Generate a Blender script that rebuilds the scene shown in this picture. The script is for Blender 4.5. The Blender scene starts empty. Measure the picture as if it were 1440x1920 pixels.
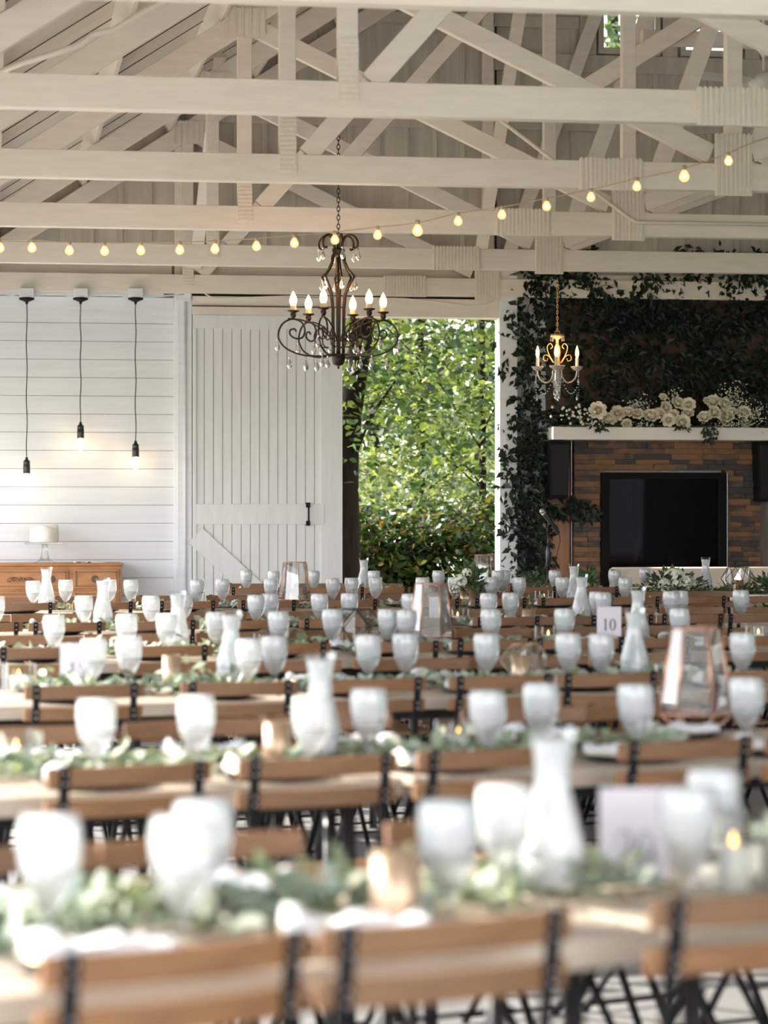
EXPO = 0.17
import bpy, bmesh, math, random
from mathutils import Vector, Matrix
random.seed(7)
PI = math.pi
SC = bpy.context.scene
COL = SC.collection

# ------------------------------------------------------------------ camera
FPX = 4800.0           # focal length in pixels of a 1440x1920 frame
HZ = 957.0             # horizon row
EYE = 1.33
YAW = math.radians(8.7)
CA, SA = math.cos(YAW), math.sin(YAW)
cam_d = bpy.data.cameras.new('camera'); cam = bpy.data.objects.new('camera', cam_d); COL.objects.link(cam)
cam.location = (0, 0, EYE); cam.rotation_euler = (PI/2, 0, -YAW)
cam_d.sensor_fit = 'VERTICAL'; cam_d.sensor_height = 36; cam_d.sensor_width = 27
cam_d.lens = FPX/1920*36; cam_d.shift_y = -(960-HZ)/1920
cam_d.clip_end = 300
cam_d.dof.use_dof = True; cam_d.dof.focus_distance = 17.5; cam_d.dof.aperture_fstop = 3.4
SC.camera = cam

def cw(x, d):                      # camera lateral / forward metres -> world X, Y
    return (d*SA + x*CA, d*CA - x*SA)
def ud(u, d):
    return cw((u-720)/FPX*d, d)
def px(u, v, d):                   # a measured point at depth d
    X, Y = ud(u, d)
    return Vector((X, Y, EYE + (HZ-v)*d/FPX))
def py(u, v, Y):                   # a measured point on the plane Y = const
    d = Y/(CA-(u-720)/FPX*SA)
    return px(u, v, d)
def proj(p):
    d = p[0]*SA + p[1]*CA; x = p[0]*CA - p[1]*SA
    return (720+FPX*x/d, HZ-(p[2]-EYE)*FPX/d, d)

# ------------------------------------------------------------------ materials
def mat(name, col=(.8,.8,.8), rough=.5, metal=0, **k):
    m = bpy.data.materials.new(name); m.use_nodes = True
    b = m.node_tree.nodes['Principled BSDF']
    b.inputs['Base Color'].default_value = (*col, 1); b.inputs['Roughness'].default_value = rough
    b.inputs['Metallic'].default_value = metal
    for kk, vv in k.items(): b.inputs[kk.replace('_', ' ')].default_value = vv
    return m
def N(m, t): return m.node_tree.nodes.new(t)
def L(m, a, b): m.node_tree.links.new(a, b)
def ramp(m, stops):
    r = N(m, 'ShaderNodeValToRGB'); e = r.color_ramp.elements
    while len(e) > 1: e.remove(e[-1])
    e[0].position = stops[0][0]; e[0].color = (*stops[0][1], 1)
    for p, c in stops[1:]:
        x = e.new(p); x.color = (*c, 1)
    return r
def coords(m, scale):
    tc = N(m, 'ShaderNodeTexCoord'); mp = N(m, 'ShaderNodeMapping'); mp.inputs['Scale'].default_value = scale
    L(m, tc.outputs['Object'], mp.inputs['Vector']); return mp.outputs['Vector']
def noise_mat(name, c1, c2, scale=(4,4,4), ns=3, rough=.6, bump=.0, detail=4, metal=0, island=0, **k):
    m = mat(name, c1, rough, metal, **k); b = m.node_tree.nodes['Principled BSDF']
    v = coords(m, scale); n = N(m, 'ShaderNodeTexNoise'); n.inputs['Scale'].default_value = ns; n.inputs['Detail'].default_value = detail
    L(m, v, n.inputs['Vector'])
    r = ramp(m, [(.3, c1), (.7, c2)])
    if island:
        g = N(m, 'ShaderNodeNewGeometry'); a = N(m, 'ShaderNodeMath'); a.operation = 'MULTIPLY_ADD'
        a.inputs[1].default_value = island; L(m, g.outputs['Random Per Island'], a.inputs[0])
        s = N(m, 'ShaderNodeMath'); s.operation = 'SUBTRACT'; s.inputs[1].default_value = island/2
        L(m, n.outputs['Fac'], s.inputs[0]); L(m, s.outputs[0], a.inputs[2]); L(m, a.outputs[0], r.inputs['Fac'])
    else: L(m, n.outputs['Fac'], r.inputs['Fac'])
    L(m, r.outputs['Color'], b.inputs['Base Color'])
    if bump:
        bp = N(m, 'ShaderNodeBump'); bp.inputs['Strength'].default_value = bump; bp.inputs['Distance'].default_value = .01
        L(m, n.outputs['Fac'], bp.inputs['Height']); L(m, bp.outputs['Normal'], b.inputs['Normal'])
    return m
def obj_random_wood(name, c1, c2, c3, scale):
    m = noise_mat(name, c1, c2, scale, 3, .5, .15)
    b = m.node_tree.nodes['Principled BSDF']; lk = b.inputs['Base Color'].links[0]; src = lk.from_socket
    oi = N(m, 'ShaderNodeObjectInfo'); mx = N(m, 'ShaderNodeMix'); mx.data_type = 'RGBA'
    mu = N(m, 'ShaderNodeMath'); mu.operation = 'MULTIPLY'; mu.inputs[1].default_value = .6
    L(m, oi.outputs['Random'], mu.inputs[0]); L(m, mu.outputs[0], mx.inputs['Factor'])
    L(m, src, mx.inputs['A']); mx.inputs['B'].default_value = (*c3, 1); L(m, mx.outputs['Result'], b.inputs['Base Color'])
    return m
def thin_glass(name, tint=(1,1,1), gloss=.12, rough=0, fres=.8, milk=0):
    m = bpy.data.materials.new(name); m.use_nodes = True; nt = m.node_tree; nt.nodes.clear()
    o = N(m, 'ShaderNodeOutputMaterial'); t = N(m, 'ShaderNodeBsdfTransparent'); g = N(m, 'ShaderNodeBsdfGlossy'); mx = N(m, 'ShaderNodeMixShader')
    t.inputs['Color'].default_value = (*tint, 1); g.inputs['Roughness'].default_value = rough
    lw = N(m, 'ShaderNodeLayerWeight'); lw.inputs['Blend'].default_value = .35
    mm = N(m, 'ShaderNodeMath'); mm.operation = 'MULTIPLY_ADD'; mm.inputs[1].default_value = fres; mm.inputs[2].default_value = gloss
    L(m, lw.outputs['Fresnel'], mm.inputs[0]); L(m, mm.outputs[0], mx.inputs['Fac'])
    L(m, t.outputs[0], mx.inputs[1]); L(m, g.outputs[0], mx.inputs[2]); last = mx
    if milk:
        df = N(m, 'ShaderNodeBsdfTranslucent'); d2 = N(m, 'ShaderNodeBsdfDiffuse'); a_ = N(m, 'ShaderNodeAddShader'); df.inputs['Color'].default_value = d2.inputs['Color'].default_value = (.5,.5,.5,1)
        L(m, df.outputs[0], a_.inputs[0]); L(m, d2.outputs[0], a_.inputs[1]); last = N(m, 'ShaderNodeMixShader'); last.inputs['Fac'].default_value = milk
        L(m, mx.outputs[0], last.inputs[1]); L(m, a_.outputs[0], last.inputs[2])
    L(m, last.outputs[0], o.inputs['Surface'])
    return m
def glow_glass(name, col, s, a):
    m = bpy.data.materials.new(name); m.use_nodes = True; nt = m.node_tree; nt.nodes.clear()
    o = N(m, 'ShaderNodeOutputMaterial'); t = N(m, 'ShaderNodeBsdfTransparent'); e = N(m, 'ShaderNodeEmission'); x = N(m, 'ShaderNodeMixShader')
    e.inputs['Color'].default_value = (*col, 1); e.inputs['Strength'].default_value = s; x.inputs['Fac'].default_value = a
    L(m, t.outputs[0], x.inputs[1]); L(m, e.outputs[0], x.inputs[2]); L(m, x.outputs[0], o.inputs['Surface']); return m
def emit(name, col, s):
    m = bpy.data.materials.new(name); m.use_nodes = True; b = m.node_tree.nodes['Principled BSDF']
    b.inputs['Base Color'].default_value = (*col, 1); b.inputs['Emission Color'].default_value = (*col, 1); b.inputs['Emission Strength'].default_value = s
    return m
def leaf_mat(name, cols, trans=.45, rough=.45, tboost=1.6):
    m = bpy.data.materials.new(name); m.use_nodes = True; nt = m.node_tree; nt.nodes.clear()
    o = N(m, 'ShaderNodeOutputMaterial'); g = N(m, 'ShaderNodeNewGeometry')
    n = len(cols); r = ramp(m, [(i/(max(1, n-1)), c) for i, c in enumerate(cols)]); L(m, g.outputs['Random Per Island'], r.inputs['Fac'])
    p = N(m, 'ShaderNodeBsdfPrincipled'); p.inputs['Roughness'].default_value = rough; L(m, r.outputs['Color'], p.inputs['Base Color'])
    t = N(m, 'ShaderNodeBsdfTranslucent'); h = N(m, 'ShaderNodeMix'); h.data_type = 'RGBA'; h.blend_type = 'MULTIPLY'; h.inputs['Factor'].default_value = 1
    h.inputs['B'].default_value = (1.5*tboost, 1.35*tboost, .5*tboost, 1); L(m, r.outputs['Color'], h.inputs['A']); L(m, h.outputs['Result'], t.inputs['Color'])
    mx = N(m, 'ShaderNodeMixShader'); mx.inputs['Fac'].default_value = trans
    L(m, p.outputs[0], mx.inputs[1]); L(m, t.outputs[0], mx.inputs[2]); L(m, mx.outputs[0], o.inputs['Surface'])
    return m
def ice_mat(name, col, alpha, tr=.4, sc=60):
    m = bpy.data.materials.new(name); m.use_nodes = True; nt = m.node_tree; nt.nodes.clear()
    o = N(m, 'ShaderNodeOutputMaterial'); p = N(m, 'ShaderNodeBsdfPrincipled'); p.inputs['Base Color'].default_value = (*col, 1); p.inputs['Roughness'].default_value = .12
    t = N(m, 'ShaderNodeBsdfTranslucent'); t.inputs['Color'].default_value = (*col, 1)
    x = N(m, 'ShaderNodeMixShader'); x.inputs['Fac'].default_value = tr; L(m, p.outputs[0], x.inputs[1]); L(m, t.outputs[0], x.inputs[2])
    tp = N(m, 'ShaderNodeBsdfTransparent'); y = N(m, 'ShaderNodeMixShader')
    v = coords(m, (1,1,1)); n = N(m, 'ShaderNodeTexVoronoi'); n.inputs['Scale'].default_value = sc; L(m, v, n.inputs['Vector'])
    mr = N(m, 'ShaderNodeMapRange'); mr.inputs['To Min'].default_value = alpha+.10; mr.inputs['To Max'].default_value = alpha-.12; L(m, n.outputs['Distance'], mr.inputs['Value'])
    bp = N(m, 'ShaderNodeBump'); bp.inputs['Strength'].default_value = .35; bp.inputs['Distance'].default_value = .003; L(m, n.outputs['Distance'], bp.inputs['Height']); L(m, bp.outputs['Normal'], p.inputs['Normal'])
    L(m, mr.outputs[0], y.inputs['Fac']); L(m, tp.outputs[0], y.inputs[1]); L(m, x.outputs[0], y.inputs[2]); L(m, y.outputs[0], o.inputs['Surface'])
    return m

M = {}
M['beam'] = noise_mat('cream_timber_warm_light', (.82,.75,.665), (.74,.675,.595), (1,6,6), 4, .55, .12)  # off-white paint, with the warm bounce and lamp light tinted into its colour
M['deck'] = noise_mat('roof_deck_paint', (.70,.65,.57), (.60,.55,.48), (1,8,1), 3, .6, .1)
M['gable'] = noise_mat('aged_cream_boards', (.62,.57,.49), (.50,.455,.385), (7,7,.8), 2, .6, .1)
M['white'] = noise_mat('white_paint_boards', (.80,.825,.85), (.745,.765,.79), (.6,3,8), 3, .5, .06)
M['white_door'] = noise_mat('white_paint_door', (.80,.80,.79), (.74,.74,.73), (6,6,.8), 3, .5, .06)
M['conduit'] = mat('painted_conduit', (.78,.73,.64), .4)
M['gusset'] = noise_mat('painted_nail_plate', (.80,.735,.65), (.74,.675,.59), (9,9,9), 5, .45, .1)
M['gap'] = mat('dark_gap', (.03,.025,.02), .9)
M['black'] = mat('black_powder_coat', (.007,.007,.008), .5, Specular_IOR_Level=.22)
M['black_satin'] = mat('black_satin', (.02,.02,.022), .3)
M['steel'] = mat('steel_rivet', (.6,.6,.6), .3, 1)
M['bronze'] = noise_mat('bronze_iron', (.055,.032,.02), (.02,.014,.011), (8,8,8), 6, .42, .1, metal=.55)
M['chairwood'] = obj_random_wood('chair_wood', (.265,.125,.050), (.185,.085,.033), (.165,.093,.052), (3,30,30))
M['tablewood'] = noise_mat('whitewashed_table', (.52,.445,.37), (.38,.31,.245), (1.2,12,12), 3, .55, .1)
M['planks'] = noise_mat('dark_planks', (.018,.010,.006), (.085,.036,.013), (.7,5,5), 2.2, .6, .2, island=.5)
M['amberwood'] = noise_mat('amber_plank', (.36,.17,.07), (.20,.085,.035), (5,5,.7), 3, .5, .2)
M['greywood'] = noise_mat('grey_plank', (.22,.17,.14), (.12,.09,.075), (6,6,.7), 3, .7, .2)
M['stone'] = noise_mat('ledger_stone', (.035,.028,.025), (.19,.090,.036), (5,5,9), 2.5, .65, .8, island=.75)
M['oak'] = noise_mat('sideboard_veneer', (.50,.22,.075), (.33,.125,.035), (1.5,3,5), 3, .35, .05)
M['oak_dark'] = mat('sideboard_carving', (.22,.11,.05), .5)
M['knob'] = mat('aged_brass', (.12,.08,.05), .4, .8)
M['mantel'] = noise_mat('mantel_paint', (.74,.70,.64), (.68,.64,.58), (1,5,5), 3, .45)
M['glass'] = thin_glass('clear_glass', (.97,.985,.98), .05, fres=.4)
M['glassrim'] = thin_glass('thick_glass', (.97,.98,.98), .03, fres=.4)
M['panel'] = thin_glass('lantern_glass', (.96,.98,.98), .13, fres=.7)
M['pane'] = thin_glass('window_glass', (.9,.93,.94), .05)
M['ice'] = ice_mat('ice_cubes', (.89,.91,.925), .93, .35)
M['icewater'] = ice_mat('frosted_ice_water', (.89,.91,.925), .88, .35, sc=45)
M['water'] = thin_glass('water', (.97,.98,.98), .03, fres=.5, milk=.34)
M['copper'] = mat('rose_gold', (.66,.36,.26), .35, .8)
M['gold'] = noise_mat('gold_votive', (.62,.46,.33), (.42,.29,.19), (30,30,4), 4, .3, .2, metal=.6)
M['mirror'] = mat('mercury_glass', (.55,.56,.58), .08, .9)
M['blackrim'] = mat('black_charger', (.014,.012,.012), .3)
M['china'] = mat('white_china', (.74,.74,.74), .25)
M['goldrim'] = mat('gold_flatware', (.80,.60,.30), .25, .9)
M['napkin'] = noise_mat('white_linen', (.72,.73,.77), (.64,.65,.70), (20,20,20), 4, .9, .3)
M['card'] = mat('lavender_card', (.66,.63,.69), .6)
M['ink'] = mat('grey_ink', (.10,.09,.11), .7)
M['inkfaint'] = mat('pale_ink', (.30,.28,.33), .7)
M['wax'] = mat('candle_wax', (.88,.84,.76), .5, Subsurface_Weight=.0)
M['sleeve'] = mat('ivory_sleeve', (.80,.62,.38), .5)
M['flame'] = emit('candle_flame', (1,.55,.18), 5)
M['bulb_core'] = emit('bulb_core', (1,.62,.26), 32)
M['bulb_glow'] = emit('lit_candle_bulb', (1,.56,.22), 5.5)
M['bulb_amber'] = glow_glass('amber_bulb_glass', (1,.55,.22), 1.9, .55)
M['bulb_pend'] = emit('lit_pendant_bulb', (1,.72,.42), 14)
M['crystal'] = mat('cut_crystal', (1,1,1), .03, 0, Transmission_Weight=.85, IOR=1.45)
M['crystalfix'] = mat('crystal_arm', (.85,.78,.68), .12, 0, Transmission_Weight=.5, IOR=1.45)
M['gilt'] = mat('gilt_frame', (.85,.60,.28), .3, .6)
M['cream'] = noise_mat('cream_upholstery', (.72,.63,.53), (.66,.57,.47), (10,10,10), 5, .85, .1)
M['speaker'] = mat('speaker_black', (.005,.005,.006), .7, Specular_IOR_Level=.15)
M['fbglass'] = thin_glass('fireplace_glass', (.45,.45,.48), .002, fres=.016)
M['fbox'] = mat('firebox_black', (.004,.004,.004), .6, Specular_IOR_Level=.1)
M['log'] = noise_mat('ceramic_log', (.16,.09,.05), (.05,.03,.02), (6,6,6), 5, .8, .5)
M['rose'] = noise_mat('cream_petals', (.90,.85,.70), (.84,.77,.60), (20,20,20), 4, .55)
M['hyd'] = noise_mat('hydrangea_petals', (.84,.86,.76), (.74,.78,.64), (30,30,30), 4, .6)
M['gyp'] = mat('babys_breath', (.80,.78,.66), .7)
M['frost'] = noise_mat('buttercream', (.88,.84,.76), (.80,.75,.66), (9,9,9), 4, .6, .5)
M['stem'] = mat('green_stem', (.06,.10,.03), .6)
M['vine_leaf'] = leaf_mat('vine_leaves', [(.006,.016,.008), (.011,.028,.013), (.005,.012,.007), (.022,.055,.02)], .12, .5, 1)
M['euc'] = leaf_mat('eucalyptus_leaves', [(.22,.30,.20), (.36,.44,.36), (.14,.20,.11), (.52,.58,.52), (.28,.32,.16)], .2, .5, .7)
M['bouq'] = leaf_mat('bouquet_leaves', [(.02,.06,.025), (.05,.12,.04), (.10,.16,.07)], .25, .45, .9)
M['tree_a'] = leaf_mat('tree_leaves', [(.008,.022,.006), (.024,.058,.010), (.005,.015,.005), (.17,.23,.05), (.014,.038,.014), (.05,.085,.018)], .4, .35, 1.7)
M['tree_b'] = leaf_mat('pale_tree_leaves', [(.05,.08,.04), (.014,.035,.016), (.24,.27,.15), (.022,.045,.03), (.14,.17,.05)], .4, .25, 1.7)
M['hedge'] = leaf_mat('hedge_leaves', [(.008,.026,.007), (.018,.05,.010), (.005,.016,.005), (.07,.11,.02), (.012,.035,.01), (.20,.12,.035)], .35, .4, 1.3)
M['bark'] = noise_mat('dark_bark', (.016,.011,.008), (.006,.004,.003), (8,8,1.5), 4, .95, .6, Specular_IOR_Level=.1)
M['grass'] = noise_mat('sunlit_grass', (.40,.37,.24), (.24,.27,.15), (1,1,1), 2.5, .9, .3)
M['floor'] = noise_mat('grey_concrete', (.27,.272,.28), (.20,.20,.207), (1,1,1), 2.2, .65, .1)
M['gravel'] = noise_mat('pale_gravel', (.62,.58,.50), (.50,.46,.40), (3,3,3), 6, .9, .2)
M['fanw'] = mat('white_fan', (.74,.70,.63), .35)
M['mesh_grey'] = mat('mic_grille', (.35,.36,.37), .35, .8)

# ------------------------------------------------------------------ mesh builder
def frame_of(d, up=(0,0,1)):
    d = Vector(d).normalized(); up = Vector(up)
    if abs(d.dot(up)) > .98: up = Vector((1,0,0)) if abs(d.x) < .9 else Vector((0,1,0))
    s = d.cross(up).normalized(); u = s.cross(d).normalized()
    return d, s, u
class MB:
    def __init__(s): s.v = []; s.f = []; s.mi = []; s.sm = []
    def add(s, vs, fs, mi=0, smooth=False):
        o = len(s.v); s.v += [tuple(p) for p in vs]
        for f in fs: s.f.append(tuple(i+o for i in f)); s.mi.append(mi); s.sm.append(smooth)
        return s
    def box(s, a, b, mi=0, rz=0, c=None):
        x0,y0,z0 = [min(a[i],b[i]) for i in range(3)]; x1,y1,z1 = [max(a[i],b[i]) for i in range(3)]
        P = [Vector(p) for p in ((x0,y0,z0),(x1,y0,z0),(x1,y1,z0),(x0,y1,z0),(x0,y0,z1),(x1,y0,z1),(x1,y1,z1),(x0,y1,z1))]
        if rz:
            c = Vector(c if c else ((x0+x1)/2,(y0+y1)/2,0)); R = Matrix.Rotation(rz,3,'Z'); P = [R@(p-c)+c for p in P]
        return s.add(P, ((0,3,2,1),(4,5,6,7),(0,1,5,4),(1,2,6,5),(2,3,7,6),(3,0,4,7)), mi)
    def beam(s, p0, p1, w, h, mi=0, up=(0,0,1)):      # w across, h along up
        p0, p1 = Vector(p0), Vector(p1); d, sd, u = frame_of(p1-p0, up)
        V = [p+sd*(a*w/2)+u*(b*h/2) for p in (p0,p1) for a, b in ((-1,-1),(1,-1),(1,1),(-1,1))]
        return s.add(V, ((0,1,2,3),(7,6,5,4),(0,4,5,1),(1,5,6,2),(2,6,7,3),(3,7,4,0)), mi)
    def tube(s, pts, r, n=8, mi=0, cap=True, closed=False):
        pts = [Vector(p) for p in pts]; m = len(pts); rs = r if isinstance(r, (list, tuple)) else [r]*m
        prev = None; V = []
        for i, p in enumerate(pts):
            if closed: t = pts[(i+1) % m]-pts[i-1]
            else: t = pts[min(i+1, m-1)]-pts[max(i-1, 0)]
            if t.length < 1e-9: t = Vector((0,0,1))
            t.normalize()
            if prev is None: _, sd, u = frame_of(t)
            else:
                sd = prev - t*prev.dot(t)
                if sd.length < 1e-6: _, sd, _u = frame_of(t)
                sd.normalize()
            u = sd.cross(t).normalized(); prev = sd
            for k in range(n):
                a = 2*PI*k/n; V.append(p+(sd*math.cos(a)+u*math.sin(a))*rs[i])
        F = []
        for i in range(m if closed else m-1):
            j = (i+1) % m
            for k in range(n): F.append((i*n+k, i*n+(k+1) % n, j*n+(k+1) % n, j*n+k))
        s.add(V, F, mi, True)
        if cap and not closed:
            o = len(s.v)-len(V); s.f.append(tuple(o+k for k in range(n))[::-1]); s.mi.append(mi); s.sm.append(False)
            s.f.append(tuple(o+(m-1)*n+k for k in range(n))); s.mi.append(mi); s.sm.append(False)
        return s
    def lathe(s, prof, n=24, c=(0,0,0), mi=0, smooth=True, sx=1, sy=1, wob=0):
        V = []; c = Vector(c)
        for r, z in prof:
            for k in range(n):
                a = 2*PI*k/n; rr = r*(1+(random.uniform(-wob, wob) if wob else 0))
                V.append(c+Vector((rr*math.cos(a)*sx, rr*math.sin(a)*sy, z)))
        F = [(i*n+k, i*n+(k+1) % n, (i+1)*n+(k+1) % n, (i+1)*n+k) for i in range(len(prof)-1) for k in range(n)]
        s.add(V, F, mi, smooth)
        return s
    def ball(s, c, r, n=10, mi=0, sz=1):
        pr = [(max(1e-4, r*math.sin(PI*i/(n//2+1))), -r*sz*math.cos(PI*i/(n//2+1))) for i in range(n//2+2)]
        return s.lathe(pr, n, c, mi)
    def leaf(s, p, d, l, w, up=(0,0,1), fold=.15, mi=0):
        d, sd, u = frame_of(d, up); p = Vector(p)
        V = [p, p+d*(l*.45)+sd*(w/2)+u*(w*fold), p+d*l, p+d*(l*.45)-sd*(w/2)+u*(w*fold), p+d*(l*.5)]
        return s.add(V, ((0,1,2,4),(0,4,2,3)), mi)
    def rleaf(s, p, d, l, w, up=(0,0,1), mi=0):     # rounder leaf
        d, sd, u = frame_of(d, up); p = Vector(p); b = u*(w*.12)
        V = [p, p+d*(l*.25)+sd*(w*.42)+b, p+d*(l*.65)+sd*(w*.45)+b, p+d*l, p+d*(l*.65)-sd*(w*.45)+b, p+d*(l*.25)-sd*(w*.42)+b]
        return s.add(V, ((0,1,2,3),(0,3,4,5)), mi)
    def build(s, name, mats, parent=None, loc=None, rz=0, bevel=0, flip=False):
        me = bpy.data.meshes.new(name); me.from_pydata(s.v, [], s.f)
        for m in (mats if isinstance(mats, (list, tuple)) else [mats]): me.materials.append(M[m] if isinstance(m, str) else m)
        me.polygons.foreach_set('material_index', s.mi); me.polygons.foreach_set('use_smooth', s.sm)
        me.update()
        o = bpy.data.objects.new(name, me); COL.objects.link(o)
        if parent: o.parent = parent
        if loc is not None: o.location = loc
        o.rotation_euler.z = rz
        if bevel:
            b = o.modifiers.new('bevel', 'BEVEL'); b.width = bevel; b.segments = 2; b.limit_method = 'ANGLE'
        return o
def empty(name, loc=(0,0,0), rz=0):
    o = bpy.data.objects.new(name, None); o.empty_display_size = .1; COL.objects.link(o); o.location = loc; o.rotation_euler.z = rz; return o
def tag(o, label=None, cat=None, group=None, kind=None):
    if label: o['label'] = label
    if cat: o['category'] = cat
    if group: o['group'] = group
    if kind: o['kind'] = kind
    return o
KIDS = {}
def copy_tree(o, parent=None):
    c = o.copy(); COL.objects.link(c); c.parent = parent
    for ch in [x for x in o.children]: copy_tree(ch, c)
    return c
def struct(mb, name, mats, **k):
    o = mb.build(name, mats, **k); o['kind'] = 'structure'; return o
ORD = ['first','second','third','fourth','fifth','sixth','seventh','eighth','ninth','tenth','eleventh','twelfth','thirteenth','fourteenth','fifteenth','sixteenth','seventeenth','eighteenth','nineteenth','twentieth']
for t in ('first','second','third','fourth','fifth','sixth','seventh','eighth','ninth'): ORD.append('twenty-'+t)
REG = {}
def reg(o, key, fmt, cat, group, pos=None):
    """collect things of one kind; labels get their place in the row, left to right in the view"""
    o['category'] = cat; o['group'] = group
    p = pos if pos is not None else o.location
    REG.setdefault(key, []).append((proj(p)[0], o, fmt))
def finish_labels():
    for key, lst in REG.items():
        lst.sort(key=lambda t: t[0])
        for u, o, fmt in lst:
            if u < -12: o['label'] = fmt.format(nth='cut off at left edge')
            if u > 1452: o['label'] = fmt.format(nth='cut off at right edge')
        lst = [t for t in lst if -12 <= t[0] <= 1452]; n = len(lst)
        for i, (u, o, fmt) in enumerate(lst):
            if n == 1: nth = 'the only one'
            elif i == 0: nth = 'leftmost'
            elif i == n-1: nth = 'rightmost'
            else: nth = ORD[i]+' from left'
            o['label'] = fmt.format(nth=nth)
# ================================================================== SETTING
W = 21.6; XL = -1.0; RID = 5.74; XRT = 2*RID-XL
def RZ(X): return 3.9+(X-.3)*.65 if X <= RID else 3.9+(2*RID-X-.3)*.65
struct(MB().box((XL-.1,-6,-.1),(XRT+.1,W+.1,0)), 'floor', 'floor')
g = MB().add([(-60,-40,-.16),(80,-40,-.16),(80,120,-.16),(-60,120,-.16)], ((0,1,2,3),)); struct(g, 'ground', 'grass')
gr = MB().box((XL-3.4,-6,-.16),(XL-.1,W+.2,-.03)); struct(gr, 'gravel_path', 'gravel')

# back wall with its openings, cut to the slope of the roof
def pX(u, v=960): return py(u, v, W).x
def pZ(v, u=720): return py(u, v, W).z
DX0, DX1, DZ = pX(600), pX(935), py(780,597,W).z
W1 = (pX(1129), pX(1226), py(1170,94,W).z, py(1170,94,W).z+.62)
W2 = (pX(1283), pX(1380), py(1330,98,W).z, py(1170,94,W).z+.62)
holes = [(DX0, DX1, -.1, DZ), W1, W2]
def holed(mb, x0, x1, y0, y1, topf, bot=0):
    xs = sorted(set([x0, x1, RID]+[h[0] for h in holes]+[h[1] for h in holes])); xs = [x for x in xs if x0 <= x <= x1]
    for a, b in zip(xs, xs[1:]):
        z = bot
        for h in sorted([h for h in holes if h[0] < (a+b)/2 < h[1]], key=lambda t: t[2]):
            if h[2] > z: mb.box((a,y0,z),(b,y1,h[2]))
            z = h[3]
        ta, tb = topf(a), topf(b)
        V = [(a,y0,z),(b,y0,z),(b,y1,z),(a,y1,z),(a,y0,ta),(b,y0,tb),(b,y1,tb),(a,y1,ta)]
        mb.add(V, ((0,3,2,1),(4,5,6,7),(0,1,5,4),(1,2,6,5),(2,3,7,6),(3,0,4,7)))
wb = MB(); holed(wb, XL, XRT, W, W+.07, RZ)
x = XL+.12                                               # battens over the gable boards
while x < XRT:
    inwin = any(h[0]-.08 < x < h[1]+.08 for h in holes[1:])
    ztop = RZ(x)-.02
    if inwin: ztop = py(1170,137,W).z
    if ztop > 3.5: wb.box((x-.022, W-.02, 3.4), (x+.022, W, ztop)); wb.box((x-.05+.03, W-.006, 3.4), (x+.05, W, ztop))
    x += .243
struct(wb, 'wall_back', 'gable')
def trim(name, a, b, m='gable', bevel=.004, **k): return struct(MB().box(a, b, **k), name, m, bevel=bevel)
TN = [0]
def tn(): TN[0] += 1; return 'trim_%d' % TN[0]
zb1 = py(700,217,W).z; zb0 = py(700,238,W).z
trim(tn(), (1.9, W-.035, zb0), (9.9, W-.021, zb1))
trim(tn(), (pX(672,40), W-.035, pZ(43)), (pX(912,40), W-.021, pZ(22)))
trim(tn(), (pX(926,120), W-.04, py(1100,137,W).z), (9.0, W-.021, py(1100,104,W).z))
trim(tn(), (pX(926,45), W-.036, py(1000,53,W).z), (pX(1085,45), W-.021, py(1000,30,W).z))
for u0, u1 in ((1086,1116),(1240,1268),(1394,1420)):
    trim(tn(), (pX(u0,60), W-.05, py(1100,104,W).z), (pX(u1,60), W-.021, RZ(pX(u0,60))-.1))
for i, h in enumerate((W1, W2)):                          # gable windows: frame and pane
    f = MB(); t = .045
    for e, mi in ((0, 0),):
        f.box((h[0]-t,W-.055,h[2]-t),(h[1]+t,W+.02,h[2]-.0)); f.box((h[0]-t,W-.055,h[3]),(h[1]+t,W+.02,h[3]+t))
        f.box((h[0]-t,W-.055,h[2]),(h[0],W+.02,h[3])); f.box((h[1],W-.055,h[2]),(h[1]+t,W+.02,h[3]))
    o = struct(f, 'window_%d' % (i+1), 'gable', bevel=.004)
    s = MB(); q = .02
    s.box((h[0],W+.01,h[2]),(h[0]+q,W+.04,h[3])); s.box((h[1]-q,W+.01,h[2]),(h[1],W+.04,h[3])); s.box((h[0],W+.01,h[2]),(h[1],W+.04,h[2]+q))
    s.build('sash', 'beam', o)
    MB().box((h[0]+q,W+.022,h[2]+q),(h[1]-q,W+.027,h[3])).build('pane', 'pane', o)

# shiplap boards, left bay
sl = MB(); x1 = pX(326); z = 0.0; k = 0
sl.box((XL, W-.006, 0), (x1, W-.002, 3.12), 1)
while z < 3.08:
    sl.box((XL, W-.026, z+.0035), (x1, W-.006, min(z+.1525, 3.12)), 0); z += .1525
struct(sl, 'wall_back', ['white', 'gap'])
rs = MB(); xa, xb = pX(963), pX(1030); z = 0; rs.box((xa, W-.006, 0), (xb, W-.002, 3.12), 1)
while z < 3.1: rs.box((xa, W-.026, z+.0035), (xb, W-.006, z+.1525), 0); z += .1525
struct(rs, 'wall_back', ['white', 'gap'])
# fascia above the shiplap and the ledge that carries the pendants
trim(tn(), (XL, W-.05, 3.21), (pX(322,500), W-.02, 3.47), 'beam')
trim(tn(), (XL, W-.13, 3.125), (pX(306,545), W-.02, 3.195), 'white')
trim(tn(), (XL, W-.035, 3.02), (pX(325,560), W-.0265, 3.12), 'white')
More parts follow.
